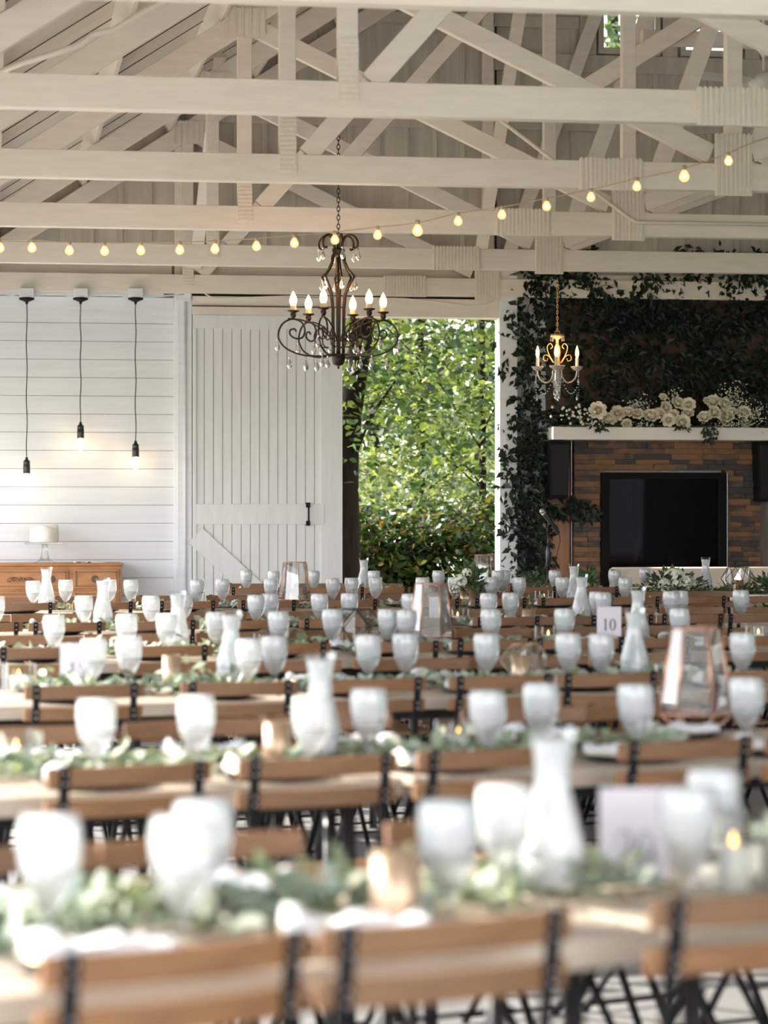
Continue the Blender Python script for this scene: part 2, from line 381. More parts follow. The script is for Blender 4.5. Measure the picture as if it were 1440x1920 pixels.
# posts
trim(tn(), (pX(326,400), W-.09, 3.15), (pX(354,400), W-.021, py(340,275,W).z), 'beam')
trim(tn(), (pX(349,300), W-.05, 3.15), (pX(367,300), W-.021, RZ(1.7)-.05), 'gable')
trim(tn(), (pX(331), W-.11, 0), (pX(358), W-.02, py(345,534,W).z), 'white')
trim(tn(), (pX(325), W-.06, 0), (pX(333), W-.02, 3.15), 'white')
trim(tn(), (pX(903,300), W-.09, 3.16), (pX(924,300), W-.021, py(915,48,W).z), 'gable')
trim(tn(), (pX(925,300), W-.03, 3.16), (pX(930,300), W-.0205, py(915,48,W).z), 'gap', bevel=0)
trim(tn(), (pX(930), W-.16, 0), (pX(963), W-.021, py(945,519,W).z), 'white')
trim(tn(), (pX(931.5), W-.021, 0), (pX(934.5), W+.08, DZ-.002), 'white')
# header over the door track
trim(tn(), (pX(358), W-.13, DZ), (pX(930), W-.02, py(640,560,W).z-.003), 'beam')
trim(tn(), (pX(358), W-.145, DZ+.07), (pX(640), W-.13, DZ+.078), 'gap', bevel=0)
trim(tn(), (pX(358), W-.06, py(640,560,W).z-.003), (pX(903), W-.02, py(640,553,W).z+.004), 'gap', bevel=0)
trim(tn(), (pX(360), W-.045, 3.17), (pX(902), W-.021, 3.44), 'beam')

# sliding barn door
dx0, dx1 = pX(359), pX(638); yD = W-.125
dp = MB(); dp.box((dx0,yD+.02,.03),(dx1,yD+.035,DZ), 1)
n = 15; pw = (dx1-dx0-.1)/n
for i in range(n): dp.box((dx0+.02+i*pw+.003, yD+.008, .03), (dx0+.02+(i+1)*pw-.003, yD+.02, DZ-.02), 0)
door = struct(dp, 'door_1', ['white_door', 'gable'])
def dpart(nm, a, b, m='white_door'): return MB().box(a, b).build(nm, m, door, bevel=.003)
dpart('top_rail', (dx0,yD-.01,py(480,619,W).z), (dx1,yD+.008,DZ))
dpart('stile', (pX(598),yD-.01,.03), (dx1,yD+.008,py(480,619,W).z))
dpart('stile', (dx0,yD-.01,.03), (dx0+.03,yD+.008,py(480,619,W).z))
zr0, zr1 = py(480,983,W).z, py(480,945,W).z
dpart('middle_rail', (dx0+.03,yD-.01,zr0), (pX(598),yD+.008,zr1))
dpart('latch_block', (pX(598),yD-.018,zr0), (pX(604),yD+.0,zr1))
dpart('bottom_rail', (dx0+.03,yD-.01,.03), (pX(598),yD+.008,.22))
MB().beam((dx0+.02,yD-.003,zr0-.09),(dx0+1.0,yD-.003,zr0-.99),.012,.17,up=(0,0,1)).build('brace', 'white_door', door)
hx = pX(574); hh = MB()
hh.box((hx-.018,yD-.016,zr1-.03),(hx+.018,yD-.01,zr1+.012)); hh.box((hx-.018,yD-.016,zr0-.012),(hx+.018,yD-.01,zr0+.03))
hh.tube([(hx,yD-.014,zr1-.005),(hx,yD-.05,zr1-.02),(hx,yD-.06,(zr0+zr1)/2),(hx,yD-.05,zr0+.02),(hx,yD-.014,zr0+.005)],.008)
hh.build('handle', 'black', door)

# side walls, roof
lw = MB(); lw.box((XL-.12,-5.5,2.1),(XL,W,3.05))
for k in range(12):
    yy = 21.47-2.44*k
    lw.box((XL-.12,yy-.08,0),(XL,yy+.08,2.75))
lw.box((XL-.12,19.9,0),(XL,W,2.75)) if False else None
struct(lw, 'wall_left', 'white')
rw = MB(); rw.box((XRT,-5.5,0),(XRT+.12,W,RZ(XRT)+.02)); struct(rw, 'wall_right', 'white')
rf = MB(); yy0, yy1 = -5.7, W+.5
for s in (-1, 1):
    xe = RID+s*(RID-XL+.45)
    A = [(RID,yy0,RZ(RID)),(xe,yy0,RZ(RID)-.65*(RID-XL+.45)),(xe,yy1,RZ(RID)-.65*(RID-XL+.45)),(RID,yy1,RZ(RID))]
    B = [(p[0],p[1],p[2]+.12) for p in A]
    f = ((0,1,2,3),(7,6,5,4),(0,4,5,1),(1,5,6,2),(2,6,7,3),(3,7,4,0))
    rf.add(A+B, f)
struct(rf, 'ceiling', 'deck')
# deck board seams and purlins under the left slope
sm = MB(); cs, sn = 1/math.sqrt(1+.65**2), .65/math.sqrt(1+.65**2)
yy = 8.6
while yy < W:
    for s in (-1, 1):
        a = Vector((RID, yy, RZ(RID)-.004)); b = Vector((RID+s*(RID-XL), yy, RZ(XL)-.004)); sm.beam(a, b, .007, .004)
    yy += .61
struct(sm, tn(), 'gap')
def slopept(X, off, Y):            # a point 'off' below the left roof plane, measured square to it
    return Vector((X+off*sn, Y, RZ(X)-off*cs))
for s in (1, -1):
    X = XL+.25
    while X < RID-.1:
        a = slopept(X, .065, 8.5); b = slopept(X, .065, W-.03)
        if s < 0: a.x = 2*RID-a.x; b.x = 2*RID-b.x
        nrm = Vector((sn*s, 0, -cs))
        struct(MB().beam(a, b, .038, .13, up=nrm), tn(), 'beam')
        X += .72

# trusses
TY = [21.47-2.44*k for k in range(6)][::-1]; TY[0] -= .13               # nearest first
B1, B2 = 1.62, 4.18
def ribs(mb, x0, x1, z0, z1, y, vert=True, pitch=.026):
    mb.box((x0,y-.004,z0),(x1,y,z1))
    if vert:
        q = x0+.008
        while q < x1-.01: mb.box((q,y-.012,z0),(q+.012,y-.004,z1+.006)); q += pitch
    else:
        q = z0+.008
        while q < z1-.01: mb.box((x0,y-.010,q),(x1,y-.004,q+.010)); q += pitch
desc = ['nearest of the roof trusses, its white chord along the top edge','white roof truss second from the front, chord with ribbed plate at right edge','white roof truss third from front, chord just behind the chandelier chain top','white roof truss fourth from front, pipe clipped along its chord','white roof truss fifth from front, last one hanging free before the wall','white roof truss set against the back wall above the barn door']
for i, Y in enumerate(TY):
    t = empty('roof_truss', (RID, Y, 3.15)); tag(t, desc[i], 'roof truss', 'white timber roof trusses')
    off = Vector((-RID, -Y, -3.15))
    def part(nm, mb, m='beam'):
        mb.v = [(p[0]+off.x, p[1]+off.y, p[2]+off.z) for p in mb.v]; return mb.build(nm, m, t, bevel=(.004 if m == 'beam' else 0))
    th = .09
    part('bottom_chord', MB().box((XL+.02,Y-th/2,3.15),(XRT-.02,Y+th/2,3.305)))
    for s in (1, -1):
        a = slopept(XL+.12, .205, Y); b = slopept(RID-.05, .205, Y)
        if s < 0: a.x = 2*RID-a.x; b.x = 2*RID-b.x
        part('top_chord', MB().beam(a, b, th-.01, .145, up=(0,0,1)))
        mir = (lambda X: X) if s > 0 else (lambda X: 2*RID-X)
        zt = lambda X: RZ(X)-.30
        for X in (B1, B2): part('vertical_web', MB().box((mir(X)-.046,Y-.04,3.3),(mir(X)+.046,Y+.036,zt(X))))
        part('diagonal_web', MB().beam((mir(B1+.11),Y-.01,3.305),(mir(B2-.06),Y-.01,zt(B2)-.1),.05,.115))
        part('diagonal_web', MB().beam((mir(B2-.13),Y+.012,3.36),(mir(B1+.05),Y+.012,zt(B1)+.02),.06,.115))
        if s > 0 or i < 3: part('diagonal_web', MB().beam((mir(B2+.11),Y-.01,3.33),(mir(RID-.07),Y-.01,RZ(RID)-.36),.05,.115))
        if s > 0: part('diagonal_web', MB().beam((B2+.10,Y-.025,3.37),(2*RID-B2-.1,Y-.025,4.45),.045,.11))
    g = MB(); ribs(g, 3.27, 3.64, 3.14, 3.315, Y-.047); part('nail_plate', g, 'gusset')
    g = MB(); ribs(g, B2-.12, B2+.10, 3.12, 3.47, Y-.046); part('nail_plate', g, 'gusset')
    g = MB(); ribs(g, B1-.046, B1+.046, 3.20, 3.50, Y-.045, vert=False); part('nail_plate', g, 'gusset')
    g = MB(); ribs(g, B1-.13, B1+.13, RZ(B1)-.36, RZ(B1)-.17, Y-.045, pitch=.05); part('nail_plate', g, 'gusset')
# long braces between trusses
def brace(p, q, w=.045, h=.10, m='beam', up=(1,0,0)): struct(MB().beam(p, q, w, h, up=up), tn(), m, bevel=.003)
brace((B1+.06,TY[4],4.72),(B1+.06,TY[5],3.35)); brace((B2-.08,TY[4],6.0),(B2-.08,TY[5],3.4))
brace(px(650,302,18.9), px(910,8,18.9), .05, .115, up=(0,0,1))
brace(px(1100,166,18.2), px(1340,15,18.0), .05, .13, up=(0,0,1))
trim(tn(), tuple(px(1198,80,18.4)-Vector((0,.03,.03))), tuple(px(1440,68,18.4)+Vector((1.0,.03,.03))), 'beam')
# painted pipe down the fourth truss and along its chord
Yc = TY[3]-.065
pp = [py(960,242,Yc), py(1060,318,Yc), py(1178,408,Yc), py(1192,416,Yc), py(1205,417,Yc), py(1440,418,Yc)+Vector((1.2,0,0))]
pp[3].z = pp[4].z = pp[5].z = py(1205,417,Yc).z
pp.insert(0, py(872,178,Yc))
o = MB().tube(pp, .013).build('conduit_pipe', 'conduit'); tag(o, 'thin white pipe clipped down the fourth truss and along its chord', 'pipe')
pp = [px(-60,150,12.6), px(0,131,12.7), px(80,108,12.8), px(150,84,12.9), px(215,58,13.0), px(300,12,13.1), px(345,-20,13.2)]
pp = [px(-30,148,12.5), px(40,118,12.5), px(90,104,12.5), px(150,84,12.55), px(172,66,12.6), px(215,55,12.6), px(262,26,12.7), px(310,2,12.7), px(360,-30,12.8)]
o = MB().tube(pp, .016).build('roof_pipe', 'conduit'); tag(o, 'pale wavy pipe running up under the left roof slope', 'pipe')
# ceiling fan
c = px(1432,60,17.6)
fan = empty('ceiling_fan', c); tag(fan, 'small white ceiling fan under the roof at the right edge', 'ceiling fan')
MB().lathe([(.001,0),(.05,0),(.06,-.03),(.055,-.04),(.05,-.09),(.02,-.13),(.012,-.15)], 20, (0,0,-.03)).build('canopy', 'fanw', fan)
MB().tube([(0,0,.35),(0,0,-.03)], .012).build('hanger_rod', 'fanw', fan)
MB().tube([(0,0,-.15),(0,0,-.29)], .012).build('downrod', 'fanw', fan)
MB().lathe([(.001,-.28),(.05,-.28),(.10,-.31),(.11,-.35),(.09,-.40),(.02,-.43),(.001,-.43)], 24).build('motor', 'fanw', fan)
MB().lathe([(.062,-.005),(.062,.012),(.05,.012)], 20, (0,0,-.05)).build('band', 'black', fan)
for k in range(4):
    a = k*PI/2+.35; d = Vector((math.cos(a), math.sin(a), 0)); sd = Vector((-d.y, d.x, 0))
    V = [d*.12-sd*.05+Vector((0,0,-.36)), d*.12+sd*.05+Vector((0,0,-.34)), d*.62+sd*.07+Vector((0,0,-.34)), d*.62-sd*.07+Vector((0,0,-.36))]
    MB().add(V+[p+Vector((0,0,.01)) for p in V], ((0,1,2,3),(7,6,5,4),(0,4,5,1),(1,5,6,2),(2,6,7,3),(3,7,4,0))).build('blade', 'fanw', fan)
# cable looping over the header
pts = [py(u, v, W-.15) for u, v in ((358,541),(372,538),(386,552),(402,560),(480,557),(560,555),(640,557),(760,560),(820,566),(880,574),(915,570),(945,552))]
o = MB().tube(pts, .006, 6).build('header_cable', 'conduit'); tag(o, 'thin pale cable sagging across the header above the barn door', 'cable')
# ================================================================== PENDANTS ON THE SHIPLAP
boxc = []
for i, (u, vt, vb) in enumerate(((50,560,905),(151,560,840),(254,561,877))):
    Y = W-.17; c = py(u, 558, Y); zt = c.z
    jb = MB().box((c.x-.06, W-.24, zt-.004), (c.x+.06, W-.131, zt+.075)).build('junction_box', 'white', bevel=.006)
    reg(jb, 'jbox', 'white square junction box on the ledge, {nth} of three above the pendants', 'junction box', 'junction boxes on the ledge', pos=(c.x, W-.2, zt))
    t = empty('pendant_light', (c.x, Y-.02, zt-.006)); s = 21.3/4800
    zs = -(vb-48-vt)*s; zb = -(vb-vt)*s
    MB().lathe([(.001,.002),(.062,.002),(.064,-.012),(.03,-.026),(.012,-.034),(.01,-.05),(.001,-.05)], 24).build('canopy', 'black', t)
    cord = [(.004*math.sin(k*1.3+i*2), 0, -.04+(zs+.04)*k/14) for k in range(15)]; cord[0] = (0,0,-.04); cord[-1] = (0,0,zs)
    MB().tube(cord, .0042, 6).build('cord', 'black', t)
    MB().lathe([(.001,0),(.010,0),(.013,-.02),(.026,-.03),(.028,-.05),(.025,-.055),(.029,-.062),(.029,-.13),(.026,-.135),(.001,-.135)], 20, (0,0,zs)).build('socket', 'black_satin', t)
    MB().lathe([(.014,0),(.018,-.012),(.026,-.04),(.027,-.075),(.018,-.098),(.001,-.105)], 18, (0,0,zs-.133)).build('bulb', 'bulb_pend', t)
    w = ['leftmost and lowest', 'middle and highest', 'rightmost, nearest the white post'][i]
    tag(t, 'bare bulb pendant on black cord before the shiplap wall, '+w, 'pendant light', 'pendants on the shiplap wall')
    ld = bpy.data.lights.new('bulb_light', 'POINT'); ld.energy = .55; ld.color = (1,.62,.32); ld.shadow_soft_size = .03
    lo = bpy.data.objects.new('bulb_light', ld); COL.objects.link(lo); lo.parent = t; lo.location = (0,-.045,zs-.19)
    boxc.append(c)
pts = []
for i in range(7):
    u = -60+i*51.5; pts.append(py(u, 551 if i % 2 == 0 else 549, W-.142))
pts = [py(-60,552,W-.15)]+[py(u, v, W-.15) for u, v in ((-5,551),(20,553),(34,557),(64,556),(80,551),(105,551),(125,554),(138,557),(165,556),(185,552),(215,552),(232,556),(242,558),(270,557),(290,556),(320,554),(345,552))]
o = MB().tube(pts, .006, 6).build('ledge_cable', 'white'); tag(o, 'white electric cable dipping between the junction boxes on the ledge', 'cable')
c = py(345,549,W-.13)
o = MB().box((c.x-.075,W-.15,c.z-.07),(c.x+.06,W-.111,c.z+.075)).build('junction_box', 'white', bevel=.006); tag(o, 'large white junction box on top of the post by the barn door', 'junction box')
o = MB().tube([(c.x+.01,W-.125,c.z-.07),(c.x+.01,W-.125,.0)], .011, 8).build('post_conduit', 'white'); tag(o, 'white vertical pipe running down the post beside the shiplap', 'pipe')
c = py(169,537,W-.08)
o = MB().box((c.x-.055,W-.11,3.196),(c.x+.055,W-.055,3.245)).build('ledge_box', 'beam', bevel=.008); tag(o, 'small pale box lying on the ledge above the middle pendant', 'box')

# ================================================================== SIDEBOARD, CAKE
Ys = W-.53; xr = py(228,1080,Ys).x; zt = py(110,1056,Ys).z; xl = XL+.14
sb = empty('sideboard', ((xl+xr)/2, Ys+.24, 0)); tag(sb, 'carved honey wood antique sideboard against the shiplap wall', 'sideboard')
ox, oy = -(xl+xr)/2, -(Ys+.24)
def sp(nm, mb, m, par=sb, bevel=.003):
    mb.v = [(p[0]+ox, p[1]+oy, p[2]) for p in mb.v]; return mb.build(nm, m, par, bevel=bevel)
sp('body', MB().box((xl,Ys+.02,.10),(xr,W-.04,zt-.025)), 'oak')
sp('top', MB().box((xl-.012,Ys-.005,zt-.025),(xr+.012,W-.035,zt)), 'oak', bevel=.008)
for x_ in (xl+.04, xr-.04):
    for y_ in (Ys+.06, W-.1): sp('leg', MB().box((x_-.03,y_-.03,0),(x_+.03,y_+.03,.11)), 'oak')
xm = py(133,1080,Ys).x; xq = py(-30,1080,Ys).x
def drawer(x0, x1, z0, z1, knobs):
    d = sp('drawer', MB().box((x0,Ys+.004,z0),(x1,Ys+.022,z1)), 'oak')
    b = MB(); e = .018
    for a0, b0, a1, b1 in ((x0+e,z0+e,x1-e,z0+e+.008),(x0+e,z1-e-.008,x1-e,z1-e),(x0+e,z0+e,x0+e+.008,z1-e),(x1-e-.008,z0+e,x1-e,z1-e)):
        b.box((a0,Ys-.003,b0),(a1,Ys+.004,b1))
    sp('moulding', b, 'oak_dark', d, 0)
    for kx in knobs:
        q = MB()
        for r, y_ in (((.030),Ys-.002),((.022),Ys-.012),((.013),Ys-.026)):
            q.tube([(kx,y_+.01,(z0+z1)/2),(kx,y_,(z0+z1)/2)], r, 16)
        sp('knob', q, 'knob', d, 0)
zd = zt-.05
drawer(xm+.02, xr-.02, zd-.16, zd, [(py(178,1077,Ys).x)])
drawer(xm+.02, xr-.02, zd-.36, zd-.18, [])
drawer(xq, xm-.02, zd-.16, zd, [py(97,1080,Ys).x])
drawer(xl+.02, xq-.02, zd-.16, zd, [])
drawer(xq, xm-.02, zd-.36, zd-.18, [])
for z0 in (zd-.72,): drawer(xm+.02, xr-.02, z0, zd-.38, [])
cv = MB(); cx = py(38,1080,Ys).x; cz = (zd-.08)
for k in range(15):
    a = (k-7)/7; cv.ball((cx+a*.10, Ys-.001, cz+.012*math.cos(a*2.2)-.006+random.uniform(-.01,.01)), .013-.006*abs(a), 8)
for s in (-1, 1): cv.tube([(cx+s*.04,Ys,cz+.012),(cx+s*.08,Ys-.004,cz+.014),(cx+s*.115,Ys-.002,cz-.006)], [.006,.005,.002], 6)
sp('carving', cv, 'oak_dark', sb, 0)
# cake stand + cake
c = py(84,1058,Ys+.2); cs_ = empty('cake_stand', (c.x, Ys+.2, zt)); tag(cs_, 'clear footed glass cake stand on the sideboard', 'cake stand')
MB().lathe([(.001,0),(.085,0),(.088,.006),(.05,.02),(.035,.05),(.024,.105),(.024,.145),(.04,.152)], 32).build('pedestal', 'glassrim', cs_)
MB().lathe([(.001,.150),(.165,.152),(.17,.162),(.168,.168),(.001,.162)], 40).build('plate', 'glassrim', cs_)
ck = MB(); n = 40; V = []; F = []
prof = [(.001,0),(.118,0),(.121,.01),(.119,.06),(.117,.10),(.119,.125),(.112,.135),(.06,.128),(.001,.127)]
for r, z in prof:
    for k in range(n):
        a = 2*PI*k/n; rr = r*(1+.018*math.sin(5*a+z*30)+.012*random.uniform(-1,1)); zz = z+(.010*math.sin(3*a+1)+.005*random.uniform(-1,1) if z > .11 and r > .05 else 0)
        V.append((rr*math.cos(a), rr*math.sin(a), zz))
for i in range(len(prof)-1):
    for k in range(n): F.append((i*n+k, i*n+(k+1)%n, (i+1)*n+(k+1)%n, (i+1)*n+k))
ck.add(V, F, 0, True); ck = ck.build('cake', 'frost', loc=(c.x-.005, Ys+.2, zt+.169)); tag(ck, 'small round white frosted cake with a rough edge on the glass stand', 'cake')
c = py(140,1052,Ys+.1); sv = MB(); sv.tube([(c.x-.01,Ys+.12,zt+.006),(c.x+.05,Ys+.12,zt+.006)], .006, 8)
sv.add([(c.x-.01,Ys+.11,zt+.008),(c.x-.01,Ys+.13,zt+.008),(c.x-.10,Ys+.14,zt+.03),(c.x-.12,Ys+.12,zt+.036),(c.x-.10,Ys+.10,zt+.03)], ((0,1,2,3,4),))
o = sv.build('cake_server', 'steel'); tag(o, 'silver cake server lying on the sideboard beside the cake stand', 'cake server')
c = py(170,1052,Ys+.1); sv = MB(); sv.tube([(c.x-.04,Ys+.1,zt+.008),(c.x+.0,Ys+.1,zt+.007)], .007, 8); sv.beam((c.x,Ys+.1,zt+.007),(c.x+.11,Ys+.1,zt+.004),.018,.002)
o = sv.build('cake_knife', 'steel'); tag(o, 'silver cake knife lying at the right end of the sideboard', 'knife')

# ================================================================== FIREPLACE WALL
FR = pX(1500)
pl = MB(); z = 2.1; zt_ = py(1200,560,W).z
xa, xb = pX(1022), FR+.5
while z < zt_:
    h = .19; pl.box((xa, W-.04-random.uniform(0,.004), z+.002), (xb, W-.003, min(z+h, zt_))); z += h
struct(pl, 'wall_back', 'planks')
trim(tn(), (pX(985), W-.10, zt_), (FR+.5, W-.05, zt_+.19), 'beam')
trim(tn(), (pX(963), W-.09, zt_-.0), (pX(990), W-.0265, zt_+.19), 'beam')
# stone surround: every course of ledger stone
Yf = W-.16; x0, x1 = pX(1068), pX(1414); ztop = py(1200,826,Yf).z
ix0, ix1 = py(1125,1000,Yf).x, py(1360,1000,Yf).x; iz = py(1240,886,Yf).z
st = MB(); z = 0
while z < ztop:
    h = .038+random.uniform(0,.018); xx = x0
    while xx < x1:
        w = random.choice((.12,.18,.26,.34)); e = min(xx+w, x1)
        if e > xx+.02:
            segs = [(xx, e)] if z >= iz-.02 else [s for s in ((xx, min(e, ix0)), (max(xx, ix1), e)) if s[1]-s[0] > .02]
            for a, b in segs: st.box((a+.001, Yf-random.uniform(0,.03), z+.001), (b-.001, W-.03, min(z+h-.001, ztop)))
        xx = e
    z += h
o = st.build('fireplace_surround', 'stone'); tag(o, 'dark rust and slate ledger stone surround around the fireplace', 'fireplace surround')
fp = empty('fireplace_insert', ((ix0+ix1)/2, Yf, 0)); tag(fp, 'black glass fronted gas fireplace set in the stone surround', 'fireplace')
ox, oy = -(ix0+ix1)/2, -Yf
f = MB(); t = .075
f.box((ix0,Yf-.045,0.2),(ix0+t,Yf,iz)); f.box((ix1-t,Yf-.045,.2),(ix1,Yf,iz)); f.box((ix0+t,Yf-.045,iz-t*.75),(ix1-t,Yf,iz)); f.box((ix0+t,Yf-.045,.2),(ix1-t,Yf,.38))
sp('frame', f, 'fbox', fp)
f = MB(); f.box((ix0+t,W-.035,.38),(ix1-t,W-.031,iz-.05)); f.box((ix0+.02,Yf,.2),(ix0+t,W-.03,iz)); f.box((ix1-t,Yf,.2),(ix1-.02,W-.03,iz)); f.box((ix0+t,Yf,iz-.05),(ix1-t,W-.03,iz)); f.box((ix0+t,Yf,.3),(ix1-t,W-.03,.38))
sp('firebox', f, 'fbox', fp, bevel=0)
sp('door_glass', MB().box((ix0+t,Yf-.03,.38),(ix1-t,Yf-.027,iz-.056)), 'fbglass', fp, bevel=0)
zl = py(1200,1075,Yf).z
sp('log', MB().tube([(ix0+.25,Yf+.07,zl+.0),(ix0+.55,Yf+.06,zl+.03),(ix1-.2,Yf+.075,zl-.02)], [.06,.055,.05], 12), 'log', fp, 0)
sp('log', MB().tube([(ix0+.62,Yf+.03,zl+.11),(ix0+.80,Yf+.05,zl+.05)], [.05,.055], 10), 'log', fp, 0)
sp('log', MB().tube([(ix0+.30,Yf+.08,zl+.06),(ix0+.36,Yf+.06,zl+.30)], [.035,.03], 10), 'log', fp, 0)
sp('edge_strip', MB().box((ix1,Yf-.05,.2),(ix1+.006,Yf-.02,iz)), 'mesh_grey', fp, 0)
# planks either side, mantel, speakers
o = MB().box((pX(1022),W-.10,0),(pX(1064),W-.03,2.0)).build('wood_plank', 'amberwood', bevel=.004); tag(o, 'amber wood plank standing left of the stone surround under a speaker', 'wooden plank')
o = MB().box((pX(1065.4),W-.112,0),(pX(1067),W-.03,2.0)).build('metal_edging', 'mesh_grey'); tag(o, 'thin bright metal edging strip at the left side of the stone', 'edging strip')
o = MB().box((pX(1416),W-.10,0),(pX(1470),W-.03,2.0)).build('wood_plank', 'greywood', bevel=.004); tag(o, 'weathered grey brown plank right of the stone surround', 'wooden plank')
Ym = W-.42; a = py(1037,824,Ym); mz0 = a.z; mz1 = py(1037,800,Ym).z
mt = MB().box((a.x,Ym,mz0),(a.x+3.1,W-.03,mz1)).build('mantel_shelf', 'mantel', bevel=.006); tag(mt, 'thick pale painted mantel shelf above the stone fireplace', 'mantel')
def speaker(u0, u1, v1, lab):
    p = py(u0,v1,W-.3); q = py(u1,v1,W-.3); t = empty('wall_speaker', ((p.x+q.x)/2, W-.2, p.z)); w = (q.x-p.x)/2; h = mz0-.01-p.z
    V = [(-w*.8,-.12,0),(w*.8,-.12,0),(w*.9,.09,0),(-w*.9,.09,0),(-w,-.14,h),(w,-.14,h),(w,.09,h),(-w,.09,h)]
    MB().add(V, ((0,3,2,1),(4,5,6,7),(0,1,5,4),(1,2,6,5),(2,3,7,6),(3,0,4,7))).build('cabinet', 'speaker', t, bevel=.01)
    V = [(-w*.7,-.132,.03),(w*.7,-.132,.03),(w*.88,-.15,h-.03),(-w*.88,-.15,h-.03)]
    MB().add(V+[(x_,y_+.008,z_) for x_,y_,z_ in V], ((0,1,2,3),(7,6,5,4),(0,4,5,1),(1,5,6,2),(2,6,7,3),(3,7,4,0))).build('grille', 'black', t)
    MB().box((-.03,.05,h*.4),(.03,.108,h*.6)).build('bracket', 'black', t); tag(t, lab, 'speaker', 'black speakers under the mantel')
speaker(1028, 1068, 935, 'black wall speaker under the left end of the mantel shelf')
speaker(1418, 1462, 940, 'black wall speaker under the mantel at the right edge')

# ================================================================== VINES
def vine(path, nleaf, spread, lab, size=.088, droop=.6, Yp=None, grp='leafy vines around the fireplace'):
    pts = [py(u, v, (Yp if Yp else W-.13)) for u, v in path]
    # resample
    P = []
    for a, b in zip(pts, pts[1:]):
        m = max(2, int((b-a).length/.06))
        for k in range(m): P.append(a.lerp(b, k/m)+Vector((random.gauss(0,.008),random.gauss(0,.006),random.gauss(0,.008))))
    P.append(pts[-1]); base = P[0].copy(); t = empty('leafy_vine', base); tag(t, lab, 'vine', grp)
    P = [p-base for p in P]
    MB().tube(P, .0032, 5).build('stem', 'stem', t)
    mb = MB()
    for _ in range(nleaf):
        p = random.choice(P); q = p+Vector((random.gauss(0,spread),-abs(random.gauss(0,.035)),random.gauss(0,spread)))
        d = Vector((random.gauss(0,.7), random.uniform(-.8,-.0), random.gauss(-droop,.6)))
        l = size*random.uniform(.6,1.25); mb.leaf(q, d, l, l*random.uniform(.38,.55), up=(random.gauss(0,.4),-1,.3), fold=.2)
    mb.build('leaves', 'vine_leaf', t)
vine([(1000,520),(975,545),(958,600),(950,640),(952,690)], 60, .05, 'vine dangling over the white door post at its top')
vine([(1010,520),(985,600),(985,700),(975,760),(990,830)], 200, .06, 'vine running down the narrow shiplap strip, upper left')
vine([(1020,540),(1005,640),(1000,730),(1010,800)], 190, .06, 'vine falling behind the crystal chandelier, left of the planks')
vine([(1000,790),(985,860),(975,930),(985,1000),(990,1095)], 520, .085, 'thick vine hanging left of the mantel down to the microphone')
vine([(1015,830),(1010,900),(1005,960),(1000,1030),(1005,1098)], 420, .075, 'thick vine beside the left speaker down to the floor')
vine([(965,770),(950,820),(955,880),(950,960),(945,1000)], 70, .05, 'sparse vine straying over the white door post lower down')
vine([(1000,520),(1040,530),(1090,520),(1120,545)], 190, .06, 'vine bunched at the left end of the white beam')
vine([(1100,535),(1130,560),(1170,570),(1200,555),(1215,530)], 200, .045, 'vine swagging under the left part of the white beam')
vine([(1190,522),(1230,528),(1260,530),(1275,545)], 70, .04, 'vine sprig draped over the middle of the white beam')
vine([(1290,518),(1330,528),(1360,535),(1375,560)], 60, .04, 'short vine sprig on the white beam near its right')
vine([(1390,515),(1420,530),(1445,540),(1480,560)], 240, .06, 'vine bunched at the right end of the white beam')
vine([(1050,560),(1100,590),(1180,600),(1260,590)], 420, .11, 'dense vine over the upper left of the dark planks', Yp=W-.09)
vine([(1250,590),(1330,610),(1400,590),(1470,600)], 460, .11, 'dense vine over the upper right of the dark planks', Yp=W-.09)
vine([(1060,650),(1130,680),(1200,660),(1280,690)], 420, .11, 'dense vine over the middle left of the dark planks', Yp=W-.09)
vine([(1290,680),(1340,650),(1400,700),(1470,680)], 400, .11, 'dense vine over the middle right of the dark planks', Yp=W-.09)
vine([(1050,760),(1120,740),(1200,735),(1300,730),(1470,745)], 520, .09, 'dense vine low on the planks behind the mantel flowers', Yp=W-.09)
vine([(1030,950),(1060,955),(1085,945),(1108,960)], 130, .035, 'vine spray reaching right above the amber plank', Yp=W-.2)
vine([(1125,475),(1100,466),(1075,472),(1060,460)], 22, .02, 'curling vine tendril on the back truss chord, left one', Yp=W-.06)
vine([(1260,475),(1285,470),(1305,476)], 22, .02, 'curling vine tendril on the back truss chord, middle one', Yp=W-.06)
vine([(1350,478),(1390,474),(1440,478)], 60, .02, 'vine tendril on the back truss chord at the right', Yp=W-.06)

# ================================================================== MANTEL FLOWERS
def rose(r, mi='rose'):
    mb = MB(); rr = random.Random(int(r*1e5)+len(REG.get('bloom', [])))
    for ring, (R, n, tilt, s) in enumerate(((.12,4,1.45,.75),(.34,5,1.25,.85),(.58,6,.95,.95),(.85,7,.5,.9))):
        for k in range(n):
            a = 2*PI*(k+.5*ring)/n+rr.uniform(-.1,.1); d = Vector((math.cos(a),math.sin(a),0)); sd = Vector((-d.y,d.x,0)); up = Vector((0,0,1))
            o = d*(R*r*.55); dirp = (d*math.cos(tilt)+up*math.sin(tilt)); V = []
            nrm = (up*math.cos(tilt)-d*math.sin(tilt))
            for i in range(4):
                for j in range(4):
                    s_ = (j/3-.5)*2; t_ = i/3; wd = r*.62*s*math.sin(PI*(.25+.55*t_))
                    p = o+dirp*(t_*r*s)+sd*(s_*wd)+nrm*(-(1-s_*s_)*r*.16+ t_*t_*t_*-r*.12*(1 if ring > 1 else -1))
                    V.append(p)
            mb.add(V, [(i*4+j, i*4+j+1, (i+1)*4+j+1, (i+1)*4+j) for i in range(3) for j in range(3)], 0, True)
    mb.ball((0,0,r*.3), r*.26, 10)
    mb.lathe([(.001,-r*.25),(r*.3,-r*.15),(r*.55,r*.1)], 10, mi=1)
    return mb
